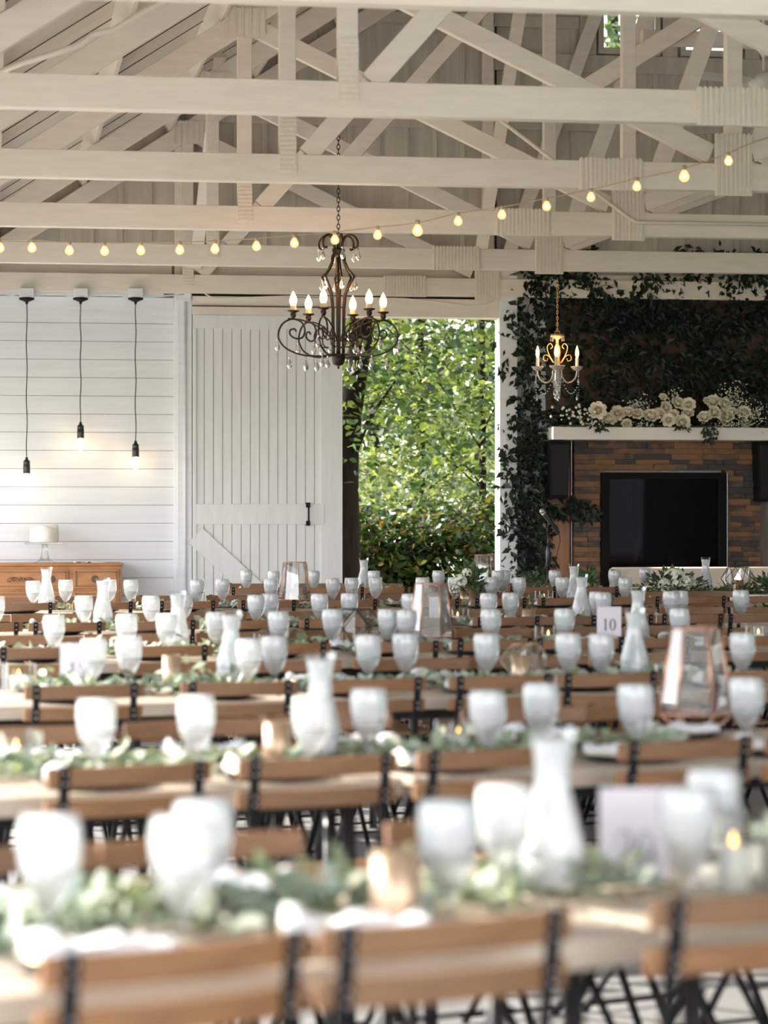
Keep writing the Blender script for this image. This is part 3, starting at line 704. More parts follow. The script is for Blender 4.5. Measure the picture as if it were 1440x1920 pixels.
flows = [(1121,770,24),(1141,787,22),(1158,775,21),(1177,774,19),(1196,777,18),(1175,795,15),(1221,781,24),(1237,776,18),(1248,765,19),(1253,788,19),(1262,779,18),(1271,757,20),(1279,792,23),(1291,759,20),(1290,776,18),(1321,783,20),(1326,752,12),(1337,754,22),(1339,774,21),(1358,759,20),(1363,782,22),(1372,774,17),(1395,774,20),(1397,794,15),(1243,745,12)]
for i, (u, v, d) in enumerate(flows):
    r = d*22/4800/2*.95; c = py(u, v, Ym+.05+.03*(i % 3))
    mb = rose(r*1.12); o = mb.build('white_rose', ['rose', 'stem'], loc=c)
    o.rotation_euler = (math.radians(60+random.uniform(-18,18)), 0, random.uniform(-.5,.5))
    reg(o, 'bloom', 'creamy white bloom lying along the mantel shelf, {nth}', 'flower', 'white blooms on the mantel', pos=c)
def gyp(u, v, w, h, n, lab, m='gyp', r=.0055):
    c = py(u, v, Ym+.07); t = empty('babys_breath', c); mb = MB(); sm_ = MB()
    for k in range(n):
        p = Vector((random.gauss(0,w), random.gauss(-.01,.03), random.gauss(0,h))); mb.ball(p, r*random.uniform(.7,1.3), 6)
        if k % 3 == 0: sm_.tube([(0,0,-h), p], .0012, 4)
    mb.build('blossoms', m, t); sm_.build('stems', 'stem', t); tag(t, lab, 'flower spray', 'sprays of tiny white flowers on the mantel')
gyp(1085,778,.09,.05,50,'spray of small white blossoms at the left end of the mantel', r=.011)
gyp(1115,793,.05,.03,70,'tiny white filler flowers below the leftmost mantel rose')
gyp(1198,758,.06,.03,90,'tiny white filler flowers above the left group of roses')
gyp(1205,797,.06,.02,60,'tiny white filler flowers low on the mantel, left of centre')
gyp(1262,742,.04,.03,50,'tiny white filler flowers topping the centre of the arrangement')
gyp(1374,745,.07,.05,150,'tiny white filler flowers at the top right of the roses')
gyp(1410,780,.08,.06,200,'wide cloud of tiny white flowers at the right of the mantel')
gyp(1370,796,.08,.015,90,'tiny white filler flowers along the mantel edge at right')
gv = empty('mantel_greenery', (py(1050,800,Ym+.15).x, Ym+.15, mz1)); tag(gv, 'dark leafy greenery lying under the blooms along the mantel', 'greenery'); mb = MB(); X0 = py(1050,800,Ym+.15).x
sm_ = MB().tube([(0,0,.015),(.5,.0,.02),(1.2,.01,.015),(2.1,0,.02)], .006, 6)
for k in range(650):
    p = Vector((random.uniform(0,2.1), random.uniform(.02,.16), random.uniform(.005,.12))); d = Vector((random.gauss(0,1), random.gauss(-.3,.6), random.uniform(-.1,1)))
    l = random.uniform(.05,.10); mb.leaf(p, d, l, l*.5, up=(0,-1,.4))
for (u, n, dz) in ((1328,60,-.14),(1124,18,-.05),(1276,14,-.04)):
    c = py(u,800,Ym-.01); 
    for k in range(n):
        f_ = random.random(); p = Vector((c.x-X0+random.gauss(0,.03), -.165-random.uniform(0,.03), .02+dz*f_)); mb.leaf(p, (random.gauss(0,1),-.3,random.gauss(-.7,.5)), .05, .018, up=(0,-1,0))
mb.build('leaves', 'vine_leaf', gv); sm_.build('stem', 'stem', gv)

# ================================================================== MICROPHONE
c = py(1028,1000,W-1.2); t = empty('microphone_stand', (c.x, c.y, 0)); tag(t, 'black microphone stand with a clipped microphone by the leafy vines', 'microphone stand')
zz = lambda v: py(1028,v,W-1.2).z
MB().lathe([(.001,.0),(.13,.0),(.13,.012),(.02,.03),(.012,.06)], 28).build('base', 'black', t)
MB().tube([(0,0,.03),(0,0,zz(1060))], .011, 10).build('lower_pole', 'black', t)
MB().lathe([(.012,0),(.018,.01),(.019,.12),(.012,.16)], 14, (0,0,zz(1062))).build('grip', 'black_satin', t)
MB().tube([(0,0,zz(1030)),(0,0,zz(1000))], .007, 10).build('upper_pole', 'black_satin', t)
MB().tube([(0,0,zz(1000)),(.0,0,zz(990)),(.02,0,zz(985))], .014, 10).build('clip', 'black', t)
a = py(1016,957,W-1.2)-Vector((c.x,c.y,0)); b = py(1048,1000,W-1.2)-Vector((c.x,c.y,0))
MB().tube([a.lerp(b,.12), a.lerp(b,.2), a.lerp(b,.5), a.lerp(b,.97), b], [.020,.021,.019,.014,.013], 14).build('microphone_body', 'black_satin', t)
MB().ball(a.lerp(b,.04), .025, 14).build('grille', 'mesh_grey', t)
MB().tube([a.lerp(b,.1), a.lerp(b,.14)], .024, 14).build('grille_ring', 'steel', t)
MB().tube([b,(b.x+.01,0,b.z-.06),(.03,.0,b.z-.35),(.015,.02,.5),(.03,0,.03),(.2,.1,.006)], .003, 6).build('cable', 'black', t)
# ================================================================== CHANDELIERS
def spl(pts, n=6):
    P = [Vector(p) for p in pts]; out = []
    for i in range(len(P)-1):
        p0 = P[max(i-1,0)]; p1 = P[i]; p2 = P[i+1]; p3 = P[min(i+2,len(P)-1)]
        for k in range(n):
            t = k/n; out.append(.5*((2*p1)+(-p0+p2)*t+(2*p0-5*p1+4*p2-p3)*t*t+(-p0+3*p1-3*p2+p3)*t**3))
    out.append(P[-1]); return out
def rot(p, a): return Vector((p[0]*math.cos(a)-p[1]*math.sin(a), p[0]*math.sin(a)+p[1]*math.cos(a), p[2]))
def drop_mesh(h):                  # faceted teardrop hanging from the origin
    mb = MB(); mb.lathe([(.001,0),(h*.08,-h*.10),(.001,-h*.20)], 6, smooth=False)
    mb.lathe([(.001,-h*.18),(h*.06,-h*.28),(h*.20,-h*.72),(h*.12,-h*.92),(.001,-h)], 6, smooth=False); return mb
def chain(mb, x, y, z0, z1, link=.034, r=.0028, wd=.009):
    n = max(1, int((z1-z0)/(link*.78))); st = (z1-z0)/n
    for k in range(n):
        c = Vector((x, y, z0+st*(k+.5))); P = []
        for j in range(12):
            a = 2*PI*j/12; w = math.cos(a)*wd; zz = math.sin(a)*link/2
            P.append(c+(Vector((w,0,zz)) if k % 2 == 0 else Vector((0,w,zz))))
        mb.tube(P, r, 5, closed=True)
dC = 15.5; cc = px(634.5, 692, dC); S = dC/4800
ch = empty('iron_chandelier', cc); tag(ch, 'large dark bronze six candle chandelier with crystal drops hanging on a chain', 'chandelier')
ch.rotation_euler.z = -YAW
Z = lambda v: (692-v)*S
mb = MB(); chain(mb, 0, 0, Z(462), 3.30-cc.z+1.1); mb.build('chain', 'bronze', ch)
MB().lathe([(.001,0),(.006,.004),(.008,.012),(.004,.018),(.03,.026),(.040,.055),(.044,.078),(.050,.082),(.050,.088),(.02,.09),(.001,.09)], 24).build('hub_bowl', 'bronze', ch)
MB().lathe([(.001,Z(482)),(.036,Z(482)),(.040,Z(478)),(.034,Z(474)),(.040,Z(470)),(.036,Z(466)),(.001,Z(466))], 24).build('collar', 'bronze', ch)
MB().tube([(0,0,.08),(0,0,Z(470))], .007, 8).build('spine', 'bronze', ch)
tw = MB()
for k in range(3): tw.tube([(.016*math.cos(j*.7+k*2.1)*math.sin(PI*j/18), .016*math.sin(j*.7+k*2.1)*math.sin(PI*j/18), Z(555)+(Z(505)-Z(555))*j/18) for j in range(19)], .003, 6)
tw.build('twisted_cage', 'bronze', ch)
A0 = math.radians(-17.6)
def dirv(a): return a          # angle measured from towards-camera, turning right
strap = [(11*S,Z(668)),(11*S,Z(640)),(12*S,Z(605)),(12*S,Z(580)),(15*S,Z(552)),(24*S,Z(532)),(32*S,Z(519)),(20*S,Z(506)),(13*S,Z(490)),(12*S,Z(478))]
loop = [(9*S,Z(664)),(35*S,Z(668)),(70*S,Z(666)),(100*S,Z(654)),(114*S,Z(634)),(108*S,Z(611)),(90*S,Z(600)),(72*S,Z(604)),(64*S,Z(618)),(68*S,Z(633)),(80*S,Z(636)),(91*S,Z(630)),(92*S,Z(621)),(84*S,Z(618)),(80*S,Z(623))]
loop2 = [(96*S,Z(599)),(70*S,Z(601)),(42*S,Z(611)),(22*S,Z(626)),(9*S,Z(640))]
loop3 = [(14*S,Z(650)),(28*S,Z(652)),(42*S,Z(645)),(46*S,Z(630)),(38*S,Z(618)),(26*S,Z(622)),(24*S,Z(632)),(32*S,Z(636)),(36*S,Z(630))]
crown = [(8*S,Z(472)),(9*S,Z(455)),(16*S,Z(443)),(28*S,Z(442)),(37*S,Z(451)),(38*S,Z(462)),(32*S,Z(467)),(29*S,Z(464))]
dropm = drop_mesh(.078)
cup0 = bulb0 = None
for k in range(6):
    a = A0+k*PI/3; ex, ey = math.sin(a), -math.cos(a)
    def R3(prof, n=6): return [Vector((r*ex, r*ey, z)) for r, z in [(p.x, p.y) for p in spl([(q[0], q[1], 0) for q in prof], n)]]
    a2 = a+PI/6; ex2, ey2 = math.sin(a2), -math.cos(a2)
    MB().tube([Vector((p[0]*ex2, p[0]*ey2, p[1])) for p in strap[:7]]+[Vector((p[0]*ex2, p[0]*ey2, p[1])) for p in strap[6:]], .0062, 7).build('cage_strap', 'bronze', ch)
    MB().tube([Vector((p.x*ex2, p.x*ey2, p.y)) for p in spl([(q[0], q[1], 0) for q in crown], 4)], .0065, 7).build('crown_scroll', 'bronze', ch)
    ar = MB(); ar.tube(R3(loop), .0058, 7); ar.tube(R3(loop2), .005, 7); ar.tube(R3(loop3), .0042, 6)
    ar = ar.build('arm', 'bronze', ch); R = 86*S
    MB().lathe([(.006,Z(600)),(.010,Z(597)),(.016,Z(595)),(.018,Z(590)),(.014,Z(588)),(.036,Z(585)),(.037,Z(583.5)),(.02,Z(583)),(.001,Z(583))], 18, (R*ex,R*ey,0)).build('candle_cup', 'bronze', ar)
    MB().lathe([(.019,Z(584)),(.019,Z(575)),(.001,Z(575))], 16, (R*ex,R*ey,0)).build('candle_sleeve', 'sleeve', ar)
    MB().lathe([(.012,Z(576)),(.020,Z(571)),(.0235,Z(565)),(.019,Z(558)),(.008,Z(551)),(.001,Z(547))], 16, (R*ex,R*ey,0)).build('candle_bulb', 'bulb_glow', ar)
    drops = [(116*S,Z(634)),(93*S,Z(667)),(62*S,Z(668))]
    for r, z in drops+[(47*S, Z(640))]:
        d = dropm.build('crystal_drop', 'crystal', ar, loc=(r*ex, r*ey, z-.004)) if (k == 0 and r > 110*S) else None
        if d is None: d = bpy.data.objects.new('crystal_drop', bpy.data.meshes['crystal_drop']); COL.objects.link(d); d.parent = ar; d.location = (r*ex, r*ey, z-.006)
    for r, z in ((39*S,Z(464)),(33*S,Z(520))):
        d = bpy.data.objects.new('crystal_drop', bpy.data.meshes['crystal_drop']); COL.objects.link(d); d.parent = ch; d.location = (r*ex2, r*ey2, z-.004)
ld = bpy.data.lights.new('candle_light', 'POINT'); ld.energy = 13; ld.color = (1,.55,.25); ld.shadow_soft_size = .25
lo = bpy.data.objects.new('candle_light', ld); COL.objects.link(lo); lo.parent = ch; lo.location = (0,0,Z(545)+.05)

dK = 20.6; kc = px(1045, 755, dK); S2 = dK/4800
kr = empty('crystal_chandelier', kc); tag(kr, 'small crystal candle chandelier with beads hanging before the vines', 'chandelier'); kr.rotation_euler.z = -YAW
Z2 = lambda v: (755-v)*S2
mb = MB(); chain(mb, 0, 0, Z2(622), 3.2-kc.z, .03, .0018, .007); mb.build('chain', 'gilt', kr)
mb = MB(); mb.tube([(.02*math.cos(j*PI/6), 0, Z2(622)-.01+.02*math.sin(j*PI/6)) for j in range(12)], .002, 5, closed=True)
mb.lathe([(.001,Z2(626)),(.05,Z2(627)),(.056,Z2(631)),(.03,Z2(634)),(.012,Z2(637)),(.012,Z2(645)),(.022,Z2(650)),(.026,Z2(662)),(.018,Z2(672)),(.024,Z2(680)),(.012,Z2(684)),(.001,Z2(684))], 16, wob=.06); mb.build('centre_column', 'gilt', kr)
mb = MB(); mb.lathe([(.001,Z2(694)),(.03,Z2(693)),(.058,Z2(688)),(.062,Z2(685)),(.03,Z2(688)),(.001,Z2(688))], 16, wob=.08)
mb.lathe([(.012,Z2(690)),(.02,Z2(700)),(.022,Z2(712)),(.012,Z2(722)),(.001,Z2(724))], 10, smooth=False); mb.build('lower_bowl', 'crystalfix', kr)
for k, (ax, ay) in enumerate(((-1,0),(1,0),(-.12,-1),(.12,1))):
    def A(r, z): return Vector((r*ax, r*ay, z))
    R = 37*S2 if k < 2 else 34*S2
    arm = MB().tube([A(p.x, p.y) for p in spl([(8*S2,Z2(694),0),(10*S2,Z2(708),0),(18*S2,Z2(717),0),(28*S2,Z2(715),0),(35*S2,Z2(706),0),(R,Z2(692),0)], 5)], .0058, 8).build('arm', 'crystalfix', kr)
    MB().tube([A(p.x, p.y) for p in spl([(6*S2,Z2(681),0),(16*S2,Z2(664),0),(19*S2,Z2(650),0),(13*S2,Z2(644),0),(9*S2,Z2(650),0),(13*S2,Z2(654),0)], 5)], .003, 6).build('scroll', 'gilt', kr)
    MB().tube([A(p.x, p.y) for p in spl([(8*S2,Z2(680),0),(16*S2,Z2(668),0),(24*S2,Z2(666),0),(26*S2,Z2(674),0),(20*S2,Z2(677),0),(18*S2,Z2(672),0)], 5)], .003, 6).build('scroll', 'gilt', kr)
    c = A(R, 0)
    MB().lathe([(.006,Z2(696)),(.03,Z2(694)),(.050,Z2(688)),(.048,Z2(687)),(.02,Z2(691)),(.001,Z2(691))], 16, c, wob=.07).build('glass_bobeche', 'crystalfix', arm)
    MB().lathe([(.0135,Z2(692)),(.0135,Z2(671)),(.001,Z2(671))], 12, c).build('candle_sleeve', 'wax', arm)
    MB().lathe([(.007,Z2(671)),(.015,Z2(665)),(.013,Z2(658)),(.004,Z2(650)),(.001,Z2(648))], 12, c).build('candle_bulb', 'bulb_glow', arm)
    b = MB()
    for j in range(3): b.ball(A(R+.012, Z2(697+4*j)), .006, 6)
    for j in range(11):                      # swag from the arm end to the arm root
        t_ = j/10; b.ball(A(R+.01-(R-.02)*t_*.9, Z2(716)-.085*math.sin(PI*min(1,t_*1.0))-.02*(1-t_)), .0055, 6)
    for j in range(6): b.ball(A(R+.012, Z2(716+5*j)), .004, 6)
    b.build('bead_string', 'crystal', arm)
    dm = bpy.data.objects.new('crystal_drop', bpy.data.meshes['crystal_drop']); COL.objects.link(dm); dm.parent = arm; dm.location = A(R+.012, Z2(706)); dm.scale = (.7,.7,.7)
    dm = bpy.data.objects.new('crystal_drop', bpy.data.meshes['crystal_drop']); COL.objects.link(dm); dm.parent = arm; dm.location = A(R+.0, Z2(738)); dm.scale = (.7,.7,.7)
b = MB()
for k in range(9):
    a = k*2*PI/9; r0 = .045 if k % 2 else .03; n = 9 if k % 2 else 11
    for j in range(n): b.ball((r0*(1-.04*j)*math.cos(a), r0*(1-.04*j)*math.sin(a), Z2(700)-j*.014), .0058, 6)
    b.lathe([(.001,-.0),(.006,-.02),(.009,-.038),(.001,-.052)], 6, (r0*.6*math.cos(a), r0*.6*math.sin(a), Z2(700)-n*.014), smooth=False)
b.build('crystal_tassel', 'crystal', kr)
b = MB()
for k in range(8):
    a = k*PI/4
    for j in range(3): b.ball((.053*math.cos(a), .053*math.sin(a), Z2(632)-j*.014), .0055, 6)
b.build('crown_beads', 'crystal', kr)
ld = bpy.data.lights.new('candle_light', 'POINT'); ld.energy = 4.5; ld.color = (1,.5,.2); ld.shadow_soft_size = .1
lo = bpy.data.objects.new('candle_light', ld); COL.objects.link(lo); lo.parent = kr; lo.location = (0,-.05,Z2(655))

# ================================================================== STRING LIGHTS
sl_b = [(-65,460,13),(0,465,13),(60,465,13.0),(130,470,13.0),(196,471,13.4),(264,470,13.2),(337,469,13.2),(403,467,13),(481,462,13),(552,456,13),(628,450,13),(708,441,13),(783,433,11.6),(859,415,13.2),(941,403,13.2),(1025,387,13),(1108,370,13),(1194,350,13),(1283,331,11.6),(1366,302,12.6),(1450,270,12.6)]
s0 = px(628,440,13.0); sl_ = empty('string_lights', s0); tag(sl_, 'string of round warm bulbs sagging across the room under the trusses', 'string lights')
wire = [px(u, v-15, 13.0)-s0 for u, v, d in sl_b]; wire = [px(-400,430,13.0)-s0]+wire+[px(1900,110,13.0)-s0]
MB().tube(spl(wire, 4), .0028, 5).build('wire', mat('tan_wire', (.50,.36,.22), .5), sl_)
sbm = None
for i, (u, v, d) in enumerate(sl_b):
    c = px(u, v, 13.0)-s0; sc = 1 if d > 12 else 1.22
    if sbm is None:
        gb = MB().lathe([(.009,.030),(.010,.024),(.018,.012),(.0225,0),(.020,-.012),(.010,-.021),(.001,-.023)], 16).build('globe_bulb', 'bulb_amber', sl_, loc=c)
        fl = MB().ball((0,0,.002), .0085, 8).build('filament', 'bulb_core', gb)
        sk = MB().tube([(0,0,.046),(0,0,.026)], .010, 10).build('bulb_socket', mat('tan_socket', (.45,.34,.24), .5), gb); sbm = gb
    else:
        gb = copy_tree(sbm, sl_); gb.location = c
    gb.scale = (sc, sc, sc)

# ================================================================== SOFA AND HEAD TABLE
Yso = W-1.35
a = py(1152,1066,Yso); b_ = py(1152+620,1066,Yso)
so = empty('tufted_sofa', (a.x, Yso, 0)); tag(so, 'cream button tufted sofa in front of the fireplace', 'sofa')
Ls = 2.3; zt = a.z
def roundbox(x0,y0,z0,x1,y1,z1,nm,m,bv): return MB().box((x0,y0,z0),(x1,y1,z1)).build(nm, m, so, bevel=bv)
bk = MB(); nx, nz = 56, 16
V = []; 
for j in range(nz+1):
    for i in range(nx+1):
        x_ = Ls*i/nx; z_ = .42+(zt-.42)*j/nz; dd = .0
        for r_, zb in ((0, .52), (1, .66), (2, .78)):
            for bx in range(12):
                cx_ = .09+.2*bx+(.1 if r_ % 2 else 0); q = math.hypot(x_-cx_, z_-zb); dd += .03*math.exp(-(q/.03)**2)
        V.append((x_, dd-.02*math.sin(PI*min(1,j/nz)), z_))
F = [(j*(nx+1)+i, j*(nx+1)+i+1, (j+1)*(nx+1)+i+1, (j+1)*(nx+1)+i) for j in range(nz) for i in range(nx)]
bk.add(V, F, 0, True); bk.box((0,.03,.40),(Ls,.16,zt-.004)); bk.tube([(0,.07,zt-.04),(Ls,.07,zt-.04)], .05, 14)
bk.build('backrest', 'cream', so)
roundbox(.06,-.62,.28,Ls-.06,.05,.45,'seat_cushion','cream',.03)
for x0_ in (-.10, Ls-.03): roundbox(x0_,-.65,.14,x0_+.13,.14,.66,'armrest','cream',.05)
roundbox(0,-.6,.13,Ls,.14,.28,'base','cream',.01)
bt = MB()
for r_, zb in ((0, .52), (1, .66), (2, .78)):
    for bx in range(12): bt.ball((.09+.2*bx+(.1 if r_ % 2 else 0), .012, zb), .012, 8)
bt.build('buttons', 'cream', so)
for x_ in (.05, Ls-.05):
    for y_ in (-.55, .08): MB().tube([(x_,y_,0),(x_,y_,.14)], .02, 8).build('leg', 'bronze', so)

# ================================================================== EXTERIOR
def tree(nm, X, Y, h, r, n, m, lab, grp, trunk=.12, z0=2.0, leafs=.10, rad=(1.6,1.3), seed=1, lean=0, ncl=26, path=None, cat='tree'):
    R = random.Random(seed); t = empty(nm, (X, Y, -.16)); tag(t, lab, cat, grp)
    tr = MB(); P = path or [(0,0,0),(lean*.3,0,h*.25),(lean*.7,.05,h*.5),(lean,0,h*.8)]
    if trunk: tr.tube(spl(P, 4), [trunk*(1-.6*i/(4*(len(P)-1))) for i in range(4*(len(P)-1)+1)], 12)
    cl = []
    for k in range(ncl):
        a = R.uniform(0, 2*PI); q = r*math.sqrt(R.random()); z = z0+(h-z0)*R.random(); sc = 1-.35*abs((z-z0)/(h-z0)-.4)
        c = Vector((lean*z/h+q*sc*math.cos(a), q*sc*math.sin(a), z)); cl.append(c)
        if trunk and k % 6 == 0:
            b = Vector((lean*(z*.6)/h, 0, max(.3, z*.62))); tr.tube([b, b.lerp(c,.5)+Vector((0,0,.15)), c], [min(.03,trunk*.2), min(.022,trunk*.14), .008], 6)
    if tr.v: tr.build('trunk', 'bark', t)
    mb = MB()
    for k in range(n):
        c = R.choice(cl); p = c+Vector((R.gauss(0,.34)*rad[0]/1.4, R.gauss(0,.34)*rad[0]/1.4, R.gauss(0,.20)*rad[1]))
        if p.z < .05: continue
        d = Vector((R.gauss(0,1), R.gauss(0,1), R.gauss(-.35,.5))); l = leafs*R.uniform(.6,1.3)
        if d.length > .1: mb.rleaf(p, d, l, l*.8, up=(R.gauss(0,.5),R.gauss(0,.5),1))
    mb.build('leaves', m, t); return t
# ================================================================== TABLES
# rows: lateral metres, near chair line distance, turn of the row
ROWS = {'A': (3.155, math.atan(.545), 'front'), 'B': (5.38, math.atan(.478), 'second'), 'C': (7.79, math.atan(.32), 'third'), 'D': (9.95, math.atan(.315), 'fourth'),
        'E': (12.12, math.atan(.281), 'fifth'), 'F': (14.68, math.atan(.273), 'sixth'), 'G': (17.0, math.atan(.10), 'seventh')}
EDGE, TW, FAR = .13, .72, 1.0      # chair line to table edge, table width, chair line to far chair line
def rc(row, s, p):                 # s along the row from the view axis, p square to it from the chair line -> world
    y0, th, _ = ROWS[row]; x = s*math.cos(th)-p*math.sin(th); d = y0+s*math.sin(th)+p*math.cos(th); return cw(x, d)
def rz(row): return ROWS[row][1]-YAW
def sp_of(row, x, d):
    y0, th, _ = ROWS[row]; a = x; b = d-y0
    return (a*math.cos(th)+b*math.sin(th), -a*math.sin(th)+b*math.cos(th))
def from_uv(row, u, v, z, pmin=None, pmax=None):
    d = FPX*(EYE-z)/(v-HZ); x = (u-720)/FPX*d; s, p = sp_of(row, x, d)
    lo = EDGE+.12 if pmin is None else pmin; hi = EDGE+TW-.10 if pmax is None else pmax
    p2 = min(max(p, lo), hi)
    if p2 != p:                    # keep it on the table, on the same sight line
        y0, th, _ = ROWS[row]; k = (u-720)/FPX
        # x=k d ; p = -x sin + (d-y0) cos
        d = (p2+y0*math.cos(th))/(math.cos(th)-k*math.sin(th)); x = k*d; s, p = sp_of(row, x, d)
    return s, p2
TABLE_Z = .75
PLACED = []
def free_spot(row, u, v, z, r, pmin=None, pmax=None):
    s, p = from_uv(row, u, v, z, pmin, pmax); best = (s, p)
    if r:
        for dp in (0, .02, -.02, .04, -.04, .06, -.06, .08, -.08, .10, -.10, .13, -.13, .16):
            q = p+dp
            if not EDGE+.05 < q < EDGE+TW-.05: continue
            s2, q2 = from_uv(row, u, v, z, q, q); X, Y = rc(row, s2, q2)
            if all(math.hypot(X-a, Y-b) > r+c+.004 for a, b, c in PLACED): best = (s2, q2); break
        X, Y = rc(row, *best); PLACED.append((X, Y, r))
    return best
# ---- chair
def make_chair():
    t = empty('folding_chair')
    def slat(z0, z1, nm, lean):
        mb = MB(); n = 10; V = []
        for i in range(n+1):
            x = -.178+.356*i/n; y = .012-.022*(1-(2*i/n-1)**2)
            V += [(x,y+lean,z0),(x,y+.014+lean,z0),(x,y+.014+lean-.004,z1),(x,y+lean-.004,z1)]
        F = []
        for i in range(n):
            a = i*4; b = a+4
            F += [(a,b,b+1,a+1),(a+1,b+1,b+2,a+2),(a+2,b+2,b+3,a+3),(a+3,b+3,b,a)]
        F += [(0,1,2,3),(n*4+3,n*4+2,n*4+1,n*4)]
        return mb.add(V, F).build(nm, 'chairwood', t, bevel=.003)
    slat(.777,.818,'top_slat',0); slat(.714,.752,'back_slat',.012)
    for s in (-1, 1):
        x = s*.146; mb = MB()
        P = [(x,-.002,.822),(x,.006,.76),(x,.02,.70),(x,.06,.44),(x,.40,.0)]
        for a, b in zip(P, P[1:]): mb.beam(a, b, .020, .007, up=(0,1,0))
        for z in (.808,.787,.741,.724): mb.ball((x,-.006+(.8-z)*.12,z), .0030, 6, 1)
        mb.build('front_leg', ['black', 'steel'], t)
        MB().beam((s*.132,.40,.445),(s*.132,-.06,.0),.017,.008,up=(0,1,0)).build('rear_leg', 'black', t)
    for k in range(6):
        y = .085+.062*k; MB().box((-.175,y,.447),(.175,y+.046,.461)).build('seat_slat', 'chairwood', t, bevel=.003)
    for x in (-.12,.12): MB().box((x-.004,.07,.436),(x+.004,.44,.447)).build('seat_rail', 'black', t)
    for y, z in ((-.055,.02),(.37,.035),(.16,.22)): MB().tube([(-.146,y,z),(.146,y,z)], .006, 6).build('cross_bar', 'black', t)
    return t
proto = {}
def make(kind, fn):
    if kind not in proto: proto[kind] = [fn(), False]
    o, used = proto[kind]
    if not used: proto[kind][1] = True; return o
    return copy_tree(o)
def place(kind, fn, x, y, z, r):
    o = make(kind, fn); o.location = (x, y, z); o.rotation_euler = (0, 0, r); return o
chairs_u = {'A': [343,850,1440], 'B': [253,600,925,1293,1560], 'C': [160,449,700,948,1148,1420], 'D': [80,311,540,748,931,1080,1225,1400],
            'E': [-30,126,303,468,634,790,953,1100,1169+20,1330,1440], 'F': [45,196,352,504,658,812,938,1063,1190,1315,1430], 'G': [479,612,720,860,1000,1115]}
chairs_u['E'] = [-30,126,303,468,634,790,953,1060,1169,1300,1420]
chair_s = {}
for row, us in chairs_u.items():
    y0, th, word = ROWS[row]; chair_s[row] = []
    for u in us:
        k = (u-720)/FPX; d = y0*math.cos(th)/(math.cos(th)-k*math.sin(th)); s, p = sp_of(row, k*d, d); chair_s[row].append(s)
        X, Y = rc(row, s, random.uniform(-.015,.015))
        o = place('chair', make_chair, X, Y, 0, rz(row)+random.uniform(-.05,.05))
        reg(o, ('nc', row), 'wood folding chair seen from behind, {nth} at the '+word+' table row', 'chair', 'chairs on the near side of the tables')
    ss = chair_s[row]
    if row == 'A': ss = [s+.06 for s in ss]+[ss[0]-.42]
    if row == 'B': ss = [s+.05 for s in ss]
    for s in ss:
        X, Y = rc(row, s+.03+random.uniform(-.03,.03), FAR-(.1 if row == 'A' else 0)+random.uniform(-.02,.02))
        if X < XL+.35: continue
        o = place('chair', make_chair, X, Y, 0, rz(row)+PI+random.uniform(-.05,.05))
        reg(o, ('fc', row), 'wood folding chair facing the camera across the '+word+' table row, {nth}', 'chair', 'chairs on the far side of the tables')
# ---- tables
def make_table(Lt):
    t = empty('dining_table'); mb = MB()
    n = 5; w = TW/n
    for k in range(n): mb.box((0,k*w+.001,TABLE_Z-.04),(Lt,(k+1)*w-.001,TABLE_Z))
    mb.build('tabletop', 'tablewood', t, bevel=.003)
    MB().box((.10,.08,TABLE_Z-.075),(Lt-.10,.10,TABLE_Z-.04)).build('apron_rail', 'black', t)
    MB().box((.10,TW-.10,TABLE_Z-.075),(Lt-.10,TW-.08,TABLE_Z-.04)).build('apron_rail', 'black', t)
    for x in (.09, Lt-.09):
        for y in (.09, TW-.09):
            MB().tube([(x,y,0),(x,y,TABLE_Z-.04)], .016, 12).build('table_leg', 'black_satin', t)
    return t
tables = {'A': [(-.95,1.46),(.53,1.83)], 'B': [(-1.22,1.33),(.13,1.83)], 'C': [(-1.35,1.10),(-.23,1.83),(1.62,.9)], 'D': [(-1.55,1.83),(.30,1.83)], 'E': [(-1.85,1.83),(0,1.83)],
          'F': [(-2.2,2.0),(-.18,2.2)], 'G': [(-1.08,1.5),(.44,1.30)]}
tw_ = {2: ['left table', 'right table'], 3: ['left table', 'middle table', 'right table']}
for row, lst in tables.items():
    for i, (s0_, Lt) in enumerate(lst):
        t = make_table(Lt); X, Y = rc(row, s0_, EDGE); t.location = (X, Y, 0); t.rotation_euler.z = rz(row)
        tag(t, 'plank topped banquet table on black pipe legs, '+tw_[len(lst)][i]+' of the '+ROWS[row][2]+' row', 'table', 'plank topped banquet tables')
